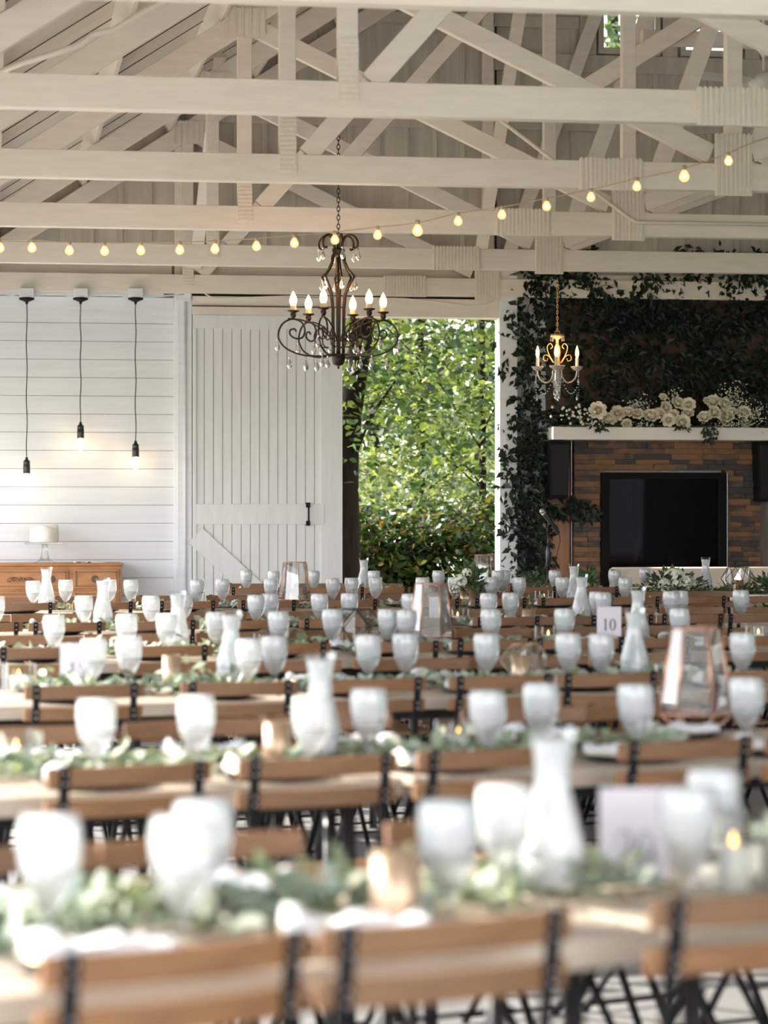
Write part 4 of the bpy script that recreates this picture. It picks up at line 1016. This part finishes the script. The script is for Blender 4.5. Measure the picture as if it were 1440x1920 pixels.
# ---- goblet, carafe
def make_goblet():
    t = empty('water_goblet')
    pr = [(.006,.044),(.016,.052),(.0275,.070),(.0365,.092),(.0420,.115),(.0440,.138),(.0430,.158),(.0400,.175)]
    MB().lathe([(p[0], p[1]) for p in pr], 28).build('bowl', 'glassrim', t)
    MB().lathe([(.001,.001),(.034,.001),(.035,.004),(.020,.008),(.008,.014),(.0065,.024),(.009,.034),(.015,.042),(.001,.044)], 24).build('stem', 'glassrim', t)
    MB().lathe([(.001,.047),(.008,.049),(.0150,.056),(.026,.072),(.0345,.092),(.0385,.106),(.001,.107)], 24).build('water', 'water', t)
    mb = MB(); mb.lathe([(.001,.088),(.012,.086),(.028,.097),(.0385,.113),(.0418,.137),(.0408,.156),(.0385,.168),(.022,.174),(.001,.170)], 22, wob=.025)
    mb.build('ice', 'ice', t); return t
def make_carafe():
    t = empty('water_carafe')
    pr = [(.046,.002),(.050,.02),(.051,.05),(.048,.085),(.038,.125),(.029,.160),(.0265,.185),(.029,.215),(.0355,.25)]
    MB().lathe([(.001,.002)]+pr, 30).build('bottle', 'glassrim', t)
    MB().lathe([(.001,.006)]+[(r-.003, z) for r, z in pr[1:3]]+[(.045,.06),(.001,.06)], 24).build('water', 'icewater', t)
    MB().lathe([(.001,.058),(.047,.060)]+[(r-.003, z) for r, z in pr[3:8]]+[(.031,.235),(.001,.236)], 24, wob=.02).build('ice', 'ice', t); return t
glasses = {
 'A': [(92,1528),(340,1530),(380,1497),(840,1500),(945,1470),(1290,1475),(1338,1440)],
 'B': [(180,1310),(367,1303),(583,1308),(691,1290),(914,1297),(1014,1280),(1192,1282),(1400,1270)],
 'C': [(175,1197),(241,1193),(466,1197),(514,1192),(690,1190),(760,1188),(912,1188),(1065,1187),(1127,1188),(1392,1186)],
 'D': [(101,1153),(237,1151),(312,1150),(405,1147),(522,1146),(623,1142),(727,1142),(762,1143),(920,1142),(1058,1141),(1274,1140)],
 'E': [(-8,1118),(157,1117),(283,1117),(345,1112),(480,1115),(506,1113),(599,1113),(655,1112),(769,1113),(916,1112),(957,1111),(1120,1109),(1131,1112),(1258,1108),(1275,1108),(1389,1106)],
 'F': [(62,1089),(123,1087),(205,1087),(245,1087),(370,1087),(417,1085),(508,1085),(624,1081),(659,1081),(704,1081),(792,1082),(852,1082),(921,1082),(973,1082),(1054,1082),(1172,1083)],
 'G': [(462,1069),(513,1070),(588,1070),(701,1070),(822,1070),(933,1071),(946,1072),(1040,1070),(1152,1071)]}
for row, lst in glasses.items():
    for u, v in lst:
        s, p = free_spot(row, u, v, TABLE_Z+.175, .044); X, Y = rc(row, s, p)
        o = place('goblet', make_goblet, X, Y, TABLE_Z, random.uniform(0,6))
        reg(o, ('gob', row), 'stemmed goblet of iced water on the '+ROWS[row][2]+' table row, {nth}', 'glass', 'goblets of iced water')
carafes = {'A': [(1035,1375)], 'B': [(600,1225)], 'C': [(433,1139),(1190,1141)], 'D': [(333,1104),(1196,1101)], 'E': [(193,1084),(1090,1077)], 'F': [(87,1057),(1076,1057)], 'G': [(682,1044)]}
for row, lst in carafes.items():
    for u, v in lst:
        s, p = free_spot(row, u, v, TABLE_Z+.25, .051); X, Y = rc(row, s, p)
        o = place('carafe', make_carafe, X, Y, TABLE_Z, random.uniform(0,6))
        reg(o, ('car', row), 'glass carafe full of iced water on the '+ROWS[row][2]+' table row, {nth}', 'carafe', 'carafes of iced water')
# ---- place settings
def make_charger():
    return MB().lathe([(.001,.0),(.085,.0),(.118,.012),(.122,.015),(.118,.017),(.084,.006),(.001,.006)], 36).build('charger_plate', 'blackrim')
def make_plate():
    t = MB().lathe([(.001,.0),(.06,.0),(.100,.010),(.104,.013),(.099,.014),(.06,.005),(.001,.005)], 36).build('dinner_plate', 'china')
    MB().lathe([(.101,.0115),(.1055,.0135),(.101,.0150)], 36).build('rim_band', 'goldrim', t); return t
def make_napkin(seed=0):
    R = random.Random(seed); n, m = 14, 8; V = []
    for j in range(m+1):
        for i in range(n+1):
            x = -.095+.19*i/n; y = -.035+.07*j/m
            z = .010+.012*math.sin(i*.9+seed)*math.sin(PI*j/m)+.010*abs(math.sin(j*1.3+i*.3+seed))+(.012 if i < 4 else 0)*math.sin(PI*j/m)
            V.append((x+.006*math.sin(j+seed), y*(1+.35*math.sin(i*.5+seed)), z))
    mb = MB(); F = [(j*(n+1)+i, j*(n+1)+i+1, (j+1)*(n+1)+i+1, (j+1)*(n+1)+i) for j in range(m) for i in range(n)]
    mb.add(V, F, 0, True); V2 = [(x, y, .002) for x, y, z in V]; mb.add(V2, [f[::-1] for f in F], 0, True)
    ring = [j*(n+1) for j in range(m+1)]
    off = (n+1)*(m+1)
    for j in range(m): mb.f += [(j*(n+1), (j+1)*(n+1), (j+1)*(n+1)+off, j*(n+1)+off), (j*(n+1)+n+off, (j+1)*(n+1)+n+off, (j+1)*(n+1)+n, j*(n+1)+n)]; mb.mi += [0,0]; mb.sm += [True,True]
    for i in range(n): mb.f += [(i+off, i+1+off, i+1, i), (m*(n+1)+i, m*(n+1)+i+1, m*(n+1)+i+1+off, m*(n+1)+i+off)]; mb.mi += [0,0]; mb.sm += [True,True]
    return mb.build('folded_napkin', 'napkin')
for row, ss in chair_s.items():
    w_ = ROWS[row][2]
    for side in (0, 1):
        if row == 'G' and side: continue
        for i, s in enumerate(ss):
            if not any(a+.12 < s < a+l-.12 for a, l in tables[row]): continue
            p = EDGE+.135 if side == 0 else EDGE+TW-.135
            X, Y = rc(row, s+(.03 if side else 0), p); P_ = proj((X, Y, .76))
            if not -12 < P_[0] < 1452: continue
            sd_ = 'near side' if side == 0 else 'far side'
            c = place('charger', make_charger, X, Y, TABLE_Z+.001, 0); reg(c, ('chg', row, side), 'black charger plate, '+sd_+' of the '+w_+' table row, {nth}', 'plate', 'black charger plates')
            c = place('plate', make_plate, X, Y, TABLE_Z+.008, 0); reg(c, ('plt', row, side), 'white gold rimmed plate, '+sd_+' of the '+w_+' table row, {nth}', 'plate', 'white dinner plates')
            k = 'nap%d' % ((i+side) % 4)
            o = place(k, lambda: make_napkin((i+side) % 4), X, Y, TABLE_Z+.014, rz(row)+random.uniform(-.5,.5)); reg(o, ('nap', row, side), 'folded white napkin, '+sd_+' of the '+w_+' table row, {nth}', 'napkin', 'folded white napkins')
# ---- garlands of eucalyptus
def garland(row, s0_, s1_, n, lab, hgt=.05, size=.045, pc=.36):
    X, Y = rc(row, s0_, EDGE+pc); t = empty('eucalyptus_garland', (X, Y, TABLE_Z)); t.rotation_euler.z = rz(row); tag(t, lab, 'garland', 'eucalyptus garlands along the tables')
    Lg = s1_-s0_; P = [(Lg*i/12, .03*math.sin(i*1.1+s0_*3), .012+.008*math.sin(i*2)) for i in range(13)]
    MB().tube(P, .003, 5).build('stem', 'stem', t); mb = MB()
    for k in range(n):
        x = random.uniform(0, Lg); h = hgt*(.5+.5*math.sin(x*7+s0_*5)**2)
        q = Vector((x, .03*math.sin(x/Lg*13.2+s0_*3)+random.gauss(0,.045), .008+abs(random.gauss(0,h))))
        d = Vector((random.gauss(0,1), random.gauss(0,.8), random.uniform(-.1,.9))); l = size*random.uniform(.6,1.25); mb.rleaf(q, d, l, l*random.uniform(.55,.85), up=(random.gauss(0,.5),-.4,1))
    mb.build('leaves', 'euc', t)
garland('A', -.62, -.02, 330, 'eucalyptus garland on the front table row, left of the gold votive', .032)
garland('A', .02, .75, 260, 'eucalyptus garland on the front table row, around the big carafe', .025)
garland('B', -.85, .02, 240, 'eucalyptus garland on the second table row, left half', .018)
garland('B', .1, 1.05, 240, 'eucalyptus garland on the second table row, right half', .018)
garland('C', -1.0, -.2, 320, 'eucalyptus garland on the third table row, left part', .028)
garland('C', -.15, 1.4, 520, 'eucalyptus garland on the third table row, right part', .016)
garland('D', -1.5, -.1, 520, 'eucalyptus garland on the fourth table row, left half', .022)
garland('D', 0, 1.5, 420, 'eucalyptus garland on the fourth table row, right half', .018)
garland('E', -1.6, 1.6, 800, 'long eucalyptus garland on the fifth table row', .02)
garland('F', -1.9, 1.8, 800, 'long eucalyptus garland on the sixth table row', .02)
garland('G', -.95, 1.6, 600, 'eucalyptus garland on the seventh and last guest table row', .02)
# ---- small things on the tables
def votive(r, h, m='gold', lit=True):
    t = empty('candle_votive')
    MB().lathe([(.001,.002),(r*.92,.0),(r,h*.3),(r,h),(r*.95,h),(r*.93,.012),(.001,.012)], 24).build('cup', m, t)
    MB().lathe([(r*.8,.012),(r*.8,h*.45),(.001,h*.45)], 16).build('wax', 'wax', t)
    if lit: MB().lathe([(.001,h*.45),(.006,h*.45+.006),(.004,h*.45+.016),(.001,h*.45+.024)], 10).build('flame', 'flame', t)
    return t
def put(row, u, v, z, o, lab, cat, grp=None, r=0, pmin=None, pmax=None):
    s, p = free_spot(row, u, v, z, 0 if ('inside' in lab or 'lantern' in cat or 'terrarium' in cat or 'card' in cat) else .045, pmin, pmax); X, Y = rc(row, s, p); o.location = (X, Y, TABLE_Z); o.rotation_euler.z = rz(row)+r; tag(o, lab, cat, grp); return o
gv_ = 'gold votive cups on the tables'
put('A', 742, 1592, TABLE_Z+.115, votive(.034,.115), 'tall gold ribbed votive in the middle of the front table row', 'votive', gv_)
put('B', 520, 1352, TABLE_Z+.10, votive(.032,.10), 'gold votive left of the carafe on the second table row', 'votive', gv_)
put('C', 322, 1228, TABLE_Z+.12, votive(.030,.12), 'tall gold votive on the third table row, at left', 'votive', gv_)
put('C', 977, 1229, TABLE_Z+.10, votive(.030,.10), 'gold votive between two goblets on the third table row', 'votive', gv_)
put('D', 646, 1142, TABLE_Z+.07, votive(.036,.07), 'gold votive inside the tilted terrarium', 'votive', gv_)
put('E', 991, 1137, TABLE_Z+.07, votive(.033,.07), 'gold votive on the fifth table row, right of centre', 'votive', gv_)
put('E', 163, 1112, TABLE_Z+.10, votive(.03,.10), 'gold votive at the left of the fifth table row', 'votive', gv_)
put('F', 553, 1088, TABLE_Z+.09, votive(.03,.09), 'gold votive inside the left copper lantern', 'votive', gv_)
put('G', 730, 1090, TABLE_Z+.06, votive(.031,.06), 'small copper votive in front of the open doorway', 'votive', gv_)
put('G', 1021, 1090, TABLE_Z+.06, votive(.031,.06), 'small copper votive left of the crystal chandelier', 'votive', gv_)
def cube(sz, h, m='panel', frame='steel'):
    t = empty('glass_candle_cube'); a = sz/2; mb = MB()
    for x0,y0,x1,y1 in ((-a,-a,a,-a+.003),(-a,a-.003,a,a),(-a,-a,-a+.003,a),(a-.003,-a,a,a)): mb.box((x0,y0,0),(x1,y1,h))
    mb.build('glass_walls', m if m != 'panel' else 'glass', t)
    if frame:
        f = MB()
        for x in (-a, a):
            for y in (-a, a): f.box((x-.002,y-.002,0),(x+.002,y+.002,h))
        f.build('frame', frame, t)
    MB().lathe([(.001,0),(a*.6,.0),(a*.6,h*.55),(.001,h*.55)], 16).build('candle', 'wax', t)
    MB().lathe([(.001,h*.55),(.006,h*.55+.006),(.001,h*.55+.022)], 8).build('flame', 'flame', t); return t
gc = 'square glass candle holders on the tables'
put('A', 1375, 1520, TABLE_Z+.12, cube(.085,.12), 'square glass candle holder at the right end of the front table row', 'candle holder', gc)
put('B', 860, 1352, TABLE_Z+.08, cube(.08,.08), 'glass candle holder with lit flame, middle of the second table row', 'candle holder', gc)
put('B', 30, 1370, TABLE_Z+.09, cube(.09,.09), 'glass candle holder at the left end of the second table row', 'candle holder', gc)
put('C', 35, 1238, TABLE_Z+.09, cube(.09,.09), 'glass candle holder at the left end of the third table row', 'candle holder', gc)
put('D', 1028, 1172, TABLE_Z+.08, cube(.085,.085), 'glass candle holder left of the number ten card', 'candle holder', gc)
put('E', 858, 1138, TABLE_Z+.08, cube(.085,.08), 'glass candle holder right of the middle copper lantern', 'candle holder', gc)
put('F', 812, 1103, TABLE_Z+.08, cube(.085,.085,'mirror',None), 'mirrored square candle holder beside the middle copper lantern', 'candle holder', gc)
put('F', 1020, 1103, TABLE_Z+.08, cube(.085,.085), 'glass candle holder before the microphone stand', 'candle holder', gc)
put('D', 1422, 1165, TABLE_Z+.07, cube(.08,.07), 'glass candle holder at the right end of the fourth table row', 'candle holder', gc)
put('D', 500, 1166, TABLE_Z+.07, cube(.085,.07), 'glass candle holder left of the terrarium on the fourth table row', 'candle holder', gc)
# lanterns: tapered hexagonal glass with copper edges
def lantern(H, rt, rb, m='copper', wire=.0027):
    t = empty('geometric_lantern'); n = 6; ph = .35
    T = [Vector((rt*math.cos(ph+k*PI/3), rt*math.sin(ph+k*PI/3), H)) for k in range(n)]
    B = [Vector((rb*math.cos(ph+k*PI/3), rb*math.sin(ph+k*PI/3), .048)) for k in range(n)]
    G_ = [Vector((rb*.52*math.cos(ph+k*PI/3), rb*.52*math.sin(ph+k*PI/3), .003)) for k in range(n)]
    for k in range(n):
        j = (k+1) % n; MB().add([B[k],B[j],T[j],T[k]], ((0,1,2,3),)).build('glass_panel', 'panel', t)
    f = MB()
    for k in range(n):
        j = (k+1) % n
        for a, b in ((T[k],T[j]),(B[k],B[j]),(B[k],T[k]),(G_[k],G_[j]),(G_[k],B[k])): f.tube([a,b], wire, 6)
    f.build('frame', m, t); return t
lg = 'tapered hexagonal copper lanterns'
put('B', 1305, 1172, TABLE_Z+.27, lantern(.27,.062,.095), 'large tapered glass lantern with copper edges at right of second table row', 'lantern', lg, .1, pmax=EDGE+TW+.0)
put('D', 808, 1078, TABLE_Z+.27, lantern(.27,.066,.090), 'tapered copper edged lantern in the middle of the fourth table row', 'lantern', lg, .35)
put('F', 553, 1036, TABLE_Z+.27, lantern(.27,.070,.105), 'tapered copper edged lantern before the white barn door', 'lantern', lg, .2)
put('G', 908, 1031, TABLE_Z+.27, lantern(.27,.066,.085), 'tapered copper edged lantern before the right doorpost', 'lantern', lg, .4)
def terrarium(r, m, wire=.002, glass=True):
    t = empty('geometric_terrarium'); n = 6; P0 = [Vector((r*.5*math.cos(k*PI/3), r*.5*math.sin(k*PI/3), .003)) for k in range(n)]
    P1 = [Vector((r*math.cos(k*PI/3+.5), r*math.sin(k*PI/3+.5), r*.8)) for k in range(n)]
    P2 = [Vector((r*.62*math.cos(k*PI/3), r*.62*math.sin(k*PI/3), r*1.45)) for k in range(n)]
    f = MB()
    for k in range(n):
        j = (k+1) % n
        for a, b in ((P0[k],P0[j]),(P2[k],P2[j]),(P0[k],P1[k]),(P0[j],P1[k]),(P1[k],P2[k]),(P1[k],P2[j])): f.tube([a,b], wire, 5)
    f.build('wire_frame', m, t)
    if glass:
        g = MB()
        for k in range(n):
            j = (k+1) % n; g.add([P0[k],P0[j],P1[k]], ((0,1,2),)); g.add([P1[k],P2[j],P2[k]], ((0,1,2),)); g.add([P0[j],P1[j],P2[j],P1[k]], ((0,1,2,3),))
        g.build('glass_faces', 'glass', t)
    return t
put('D', 668, 1113, TABLE_Z+.14, terrarium(.115,'bronze'), 'bronze wired glass terrarium holding a gold votive', 'terrarium', 'geometric terrariums', .3)
put('C', 985, 1193, TABLE_Z+.09, terrarium(.085,'gold'), 'faceted glass terrarium on the third table row near the centre', 'terrarium', 'geometric terrariums', .1)
# number cards
def digit(mb, ch, x, z, h, y):
    w = h*.5; t_ = h*.13
    def bar(a, b, th): mb.beam((a[0],y,a[1]),(b[0],y,b[1]),.0012,th,up=(-(b[1]-a[1]),0,b[0]-a[0]))
    if ch == '1':
        bar((x,z),(x,z+h),t_*.9); bar((x-w*.22,z+.001),(x+w*.22,z+.001),h*.03); bar((x-w*.22,z+h*.86),(x,z+h),h*.05)
    elif ch == '0':
        for k in range(24):
            a0, a1 = 2*PI*k/24, 2*PI*(k+1)/24; th = h*(.03+.10*abs(math.cos((a0+a1)/2)))
            bar((x+w*.42*math.cos(a0), z+h/2+h*.48*math.sin(a0)), (x+w*.42*math.cos(a1), z+h/2+h*.48*math.sin(a1)), th)
    elif ch == '2':
        P = [(x-w*.38,z+h*.74),(x-w*.25,z+h*.93),(x,z+h),(x+w*.3,z+h*.92),(x+w*.38,z+h*.72),(x+w*.2,z+h*.48),(x-w*.38,z+h*.03)]
        for i, (a, b) in enumerate(zip(P, P[1:])): bar(a, b, h*(.05 if i in (0,1,5) else .11))
        bar((x-w*.4,z+h*.03),(x+w*.42,z+h*.03),h*.08)
def card(wd, ht, txt, z0=.0, dh=.045, ink='ink', lean=0):
    t = empty('table_number_card')
    MB().box((-wd/2,-.001,z0),(wd/2,.001,z0+ht)).build('card', 'card', t)
    mb = MB(); n = len(txt)
    for i, c in enumerate(txt): digit(mb, c, (i-(n-1)/2)*dh*.62, z0+ht*.20, dh, -.0022)
    if txt: mb.build('number', ink, t)
    st = MB().box((-.03,-.012,0),(.03,.012,max(.012,z0+.006))).build('card_stand', 'glassrim' if z0 < .03 else 'gold', t)
    return t
put('D', 1142, 1139, TABLE_Z+.185, card(.100,.122,'10',.063,.048), 'lavender table number card reading 10 beside a carafe', 'number card', 'table number cards', -.28)
put('C', 146, 1198, TABLE_Z+.150, card(.115,.148,'12',.004,.055,'inkfaint'), 'pale table number card reading 12, partly behind a goblet at left', 'number card', 'table number cards', -.2)
put('A', 1190, 1478, TABLE_Z+.155, card(.108,.150,'20',.006,.055,'inkfaint'), 'blurred lavender table number card on the front table row', 'number card', 'table number cards', -.45)
put('E', 822, 1112, TABLE_Z+.140, card(.095,.130,'',.010), 'blank pale card standing behind the middle copper lantern', 'number card', 'table number cards', -.25)
# flower vase, right of the doorway
def hydrangea(mb, c, r, n=70, R=random):
    for k in range(n):
        a = R.uniform(0,2*PI); b = math.acos(R.uniform(-.5,1)); d = Vector((math.cos(a)*math.sin(b), math.sin(a)*math.sin(b), math.cos(b))); p = Vector(c)+d*r
        for q in range(4):
            e = q*PI/2+a; dd, sd, uu = frame_of(d); mb.rleaf(p, sd*math.cos(e)+uu*math.sin(e)+d*.3, r*.30, r*.26, up=d)
def bouquet(hh, rr, nleaf, hyds, cup):
    t = empty('flower_arrangement')
    if cup: MB().lathe([(.001,0),(.030,0),(.040,.01),(.042,cup),(.039,cup),(.037,.01),(.001,.01)], 20).build('vase', 'gold', t)
    mb = MB()
    for c, r in hyds: hydrangea(mb, c, r)
    mb.build('white_flowers', 'hyd', t); lf = MB(); stm = MB()
    for k in range(nleaf):
        a = random.uniform(0,2*PI); e = random.uniform(-.2,1.3); d = Vector((math.cos(a)*math.cos(e), math.sin(a)*math.cos(e), math.sin(e))); p = Vector((0,0,cup+.01))+Vector((d.x*rr,d.y*rr,d.z*hh))*random.uniform(.3,1)
        l = random.uniform(.035,.07); lf.leaf(p, d+Vector((random.gauss(0,.4),random.gauss(0,.4),random.gauss(0,.3))), l, l*.42, up=(0,-1,.5))
        if k % 14 == 0: stm.tube([(0,0,cup*.5), p], .0015, 4)
    lf.build('leaves', 'bouq', t); stm.build('stems', 'stem', t); return t
put('F', 875, 1104, TABLE_Z+.09, bouquet(.16,.13,130,[((-.07,-.09,.15),.040),((-.03,-.10,.20),.028),((-.10,-.08,.10),.03)],.09), 'gold cup of white flowers and dark leaves right of the doorway', 'flower arrangement', 'table flower arrangements')
put('G', 1000, 1085, TABLE_Z+.08, bouquet(.09,.10,70,[],.04), 'small green sprig arrangement left of the microphone stand', 'flower arrangement', 'table flower arrangements')
put('G', 1098, 1080, TABLE_Z+.10, bouquet(.12,.10,90,[((0,-.06,.06),.018)],.04), 'green sprig arrangement right of the far carafe by the stone', 'flower arrangement', 'table flower arrangements')
# head table by the sofa
hx0, hy0 = ud(1100, 17.1)
ht = empty('head_table', (hx0, 17.05, 0)); tag(ht, 'white topped head table between the guest rows and the sofa', 'table')
MB().box((0,0,.71),(2.1,.72,.75)).build('tabletop', 'china', ht, bevel=.004)
MB().box((.03,.03,.30),(2.07,.05,.71)).build('front_panel', 'tablewood', ht)
for x in (.08,2.0):
    for y in (.1,.62): MB().box((x-.03,y-.03,0),(x+.03,y+.03,.71)).build('table_leg', 'tablewood', ht)
def on_head(u, dy, o, lab, cat, grp=None, z=.75):
    p = py(u, 1000, 17.05+dy); o.location = (p.x, 17.05+dy, z); tag(o, lab, cat, grp); return o
on_head(1262, .30, bouquet(.15,.22,300,[((-.03,-.15,.10),.075),((.06,-.17,.07),.055),((-.10,-.15,.06),.045)],.0), 'large white hydrangea and greenery arrangement on the head table', 'flower arrangement', 'table flower arrangements')
on_head(1452, .28, bouquet(.12,.17,220,[((0,-.13,.09),.055),((.06,-.13,.06),.045)],.0), 'white flower and greenery arrangement at the right edge of the head table', 'flower arrangement', 'table flower arrangements')
o = place('carafe', make_carafe, 0,0,0,0); on_head(1323, .40, o, 'glass carafe of iced water on the head table before the sofa', 'carafe', 'carafes of iced water')
on_head(1384, .35, terrarium(.125,'bronze'), 'black wired glass terrarium on the head table before the sofa', 'terrarium', 'geometric terrariums')
on_head(1386, .35, votive(.03,.09,'copper'), 'copper votive inside the head table terrarium', 'votive', gv_)
o = place('goblet', make_goblet, 0,0,0,0); on_head(1209, .45, o, 'stemmed goblet of iced water at the left end of the head table', 'glass', 'goblets of iced water')
hgx = py(1230,1000,17.2).x; t = empty('eucalyptus_garland', (hgx, 17.17, .75)); tag(t, 'dark leafy garland spilling over the front of the head table', 'garland')
MB().tube([(-.25,0,.012),(.3,0,.015),(1.0,0,.012)], .004, 5).build('stem', 'stem', t); mb = MB()
for k in range(750):
    x = random.uniform(-.3,1.1); y = random.gauss(-.02,.05); z = abs(random.gauss(0,.03))+.01
    if y < -.11: y = -.15-random.random()*.02
    dz = random.random(); 
    if -.22 < x < .22 and random.random() < .5: y = -.17-random.random()*.02; z = -.16*random.random()
    if x > .62 and random.random() < .4: y = -.17-random.random()*.02; z = -.12*random.random()
    l = random.uniform(.035,.06); mb.leaf((x,y,z), (random.gauss(0,1),random.gauss(-.4,.5),random.gauss(0,.5)), l, l*.4, up=(0,-.5,1))
mb.build('leaves', 'bouq', t)
g1 = 'trees seen through the open barn door'
tx = ud(640, 25.0)
tree('leafy_tree', tx[0], tx[1], 7.5, 2.3, 20000, 'tree_a', 'dark trunked tree just outside, at the left of the open doorway', g1, trunk=.19, z0=2.0, leafs=.085, seed=3, ncl=90, path=[(0,0,0),(.02,0,1.2),(.05,0,2.2),(.25,.1,3.4),(.5,.2,5)])
tx = ud(905, 27.5)
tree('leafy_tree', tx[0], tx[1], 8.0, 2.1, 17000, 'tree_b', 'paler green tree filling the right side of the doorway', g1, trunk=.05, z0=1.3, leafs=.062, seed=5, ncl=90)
tx = ud(790, 31)
tree('leafy_tree', tx[0], tx[1], 9.0, 2.8, 15000, 'tree_a', 'bright green tree behind the middle of the doorway', g1, trunk=.06, z0=1.2, leafs=.10, seed=8, ncl=90)
tx = ud(700, 37)
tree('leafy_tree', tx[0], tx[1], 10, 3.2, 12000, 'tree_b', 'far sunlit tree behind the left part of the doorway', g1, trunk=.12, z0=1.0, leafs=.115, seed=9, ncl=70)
tx = ud(1150, 34)
tree('leafy_tree', tx[0], tx[1], 12, 3.6, 9000, 'tree_a', 'tall tree outside whose crown fills the gable windows', g1, trunk=.16, z0=2.5, leafs=.15, seed=12, ncl=60)
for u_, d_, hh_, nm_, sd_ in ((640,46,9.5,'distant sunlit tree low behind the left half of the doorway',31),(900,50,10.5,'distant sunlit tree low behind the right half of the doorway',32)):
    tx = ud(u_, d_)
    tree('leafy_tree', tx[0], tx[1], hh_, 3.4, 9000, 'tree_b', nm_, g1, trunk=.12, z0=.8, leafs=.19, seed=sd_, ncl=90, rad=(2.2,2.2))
for i, (u, d, hh, s) in enumerate(((610,26.5,1.55,21),(700,26.0,1.35,22),(790,26.2,1.30,23),(880,26.6,1.45,24),(985,27,1.6,25))):
    tx = ud(u, d); nm = ['leftmost, partly behind the door','beside the dark tree trunk','in the middle of the doorway','toward the right doorpost','behind the right doorpost'][i]
    tree('garden_bush', tx[0], tx[1], hh, .42, 3600, 'hedge', 'dark leafy bush low outside the doorway, '+nm, 'bushes along the low hedge outside', trunk=.02, z0=.25, leafs=.075, rad=(.62,.55), seed=s, ncl=16, cat='bush')

# ================================================================== LIGHT
w = bpy.data.worlds.new('sky'); SC.world = w; w.use_nodes = True; nt = w.node_tree
bg = nt.nodes['Background']; tc = nt.nodes.new('ShaderNodeTexCoord'); sp_ = nt.nodes.new('ShaderNodeSeparateXYZ'); rp = nt.nodes.new('ShaderNodeValToRGB')
nt.links.new(tc.outputs['Generated'], sp_.inputs[0]); nt.links.new(sp_.outputs['Z'], rp.inputs['Fac'])
rp.color_ramp.elements[0].color = (.97,.98,1.0,1); rp.color_ramp.elements[1].color = (.70,.83,1.0,1); rp.color_ramp.elements[1].position = .8
nt.links.new(rp.outputs['Color'], bg.inputs['Color']); bg.inputs['Strength'].default_value = 5.3
sd = bpy.data.lights.new('sun', 'SUN'); sd.energy = 14; sd.color = (1,.91,.78); sd.angle = math.radians(1.5)
so_ = bpy.data.objects.new('sun', sd); COL.objects.link(so_); so_.location = (-10,20,12)
so_.rotation_euler = Vector((.80,-.42,-.50)).to_track_quat('-Z','Y').to_euler()
finish_labels()
vs = SC.view_settings; vs.view_transform = 'Standard'; vs.look = 'None'; vs.gamma = 1; vs.use_curve_mapping = False; vs.exposure = EXPO
SC.display_settings.display_device = 'sRGB'
cy = SC.cycles; cy.use_denoising = True; cy.adaptive_threshold = .025; cy.max_bounces = 9; cy.diffuse_bounces = 5; cy.glossy_bounces = 4; cy.transmission_bounces = 6; cy.transparent_max_bounces = 20
cy.caustics_reflective = False; cy.caustics_refractive = False; cy.sample_clamp_indirect = 6
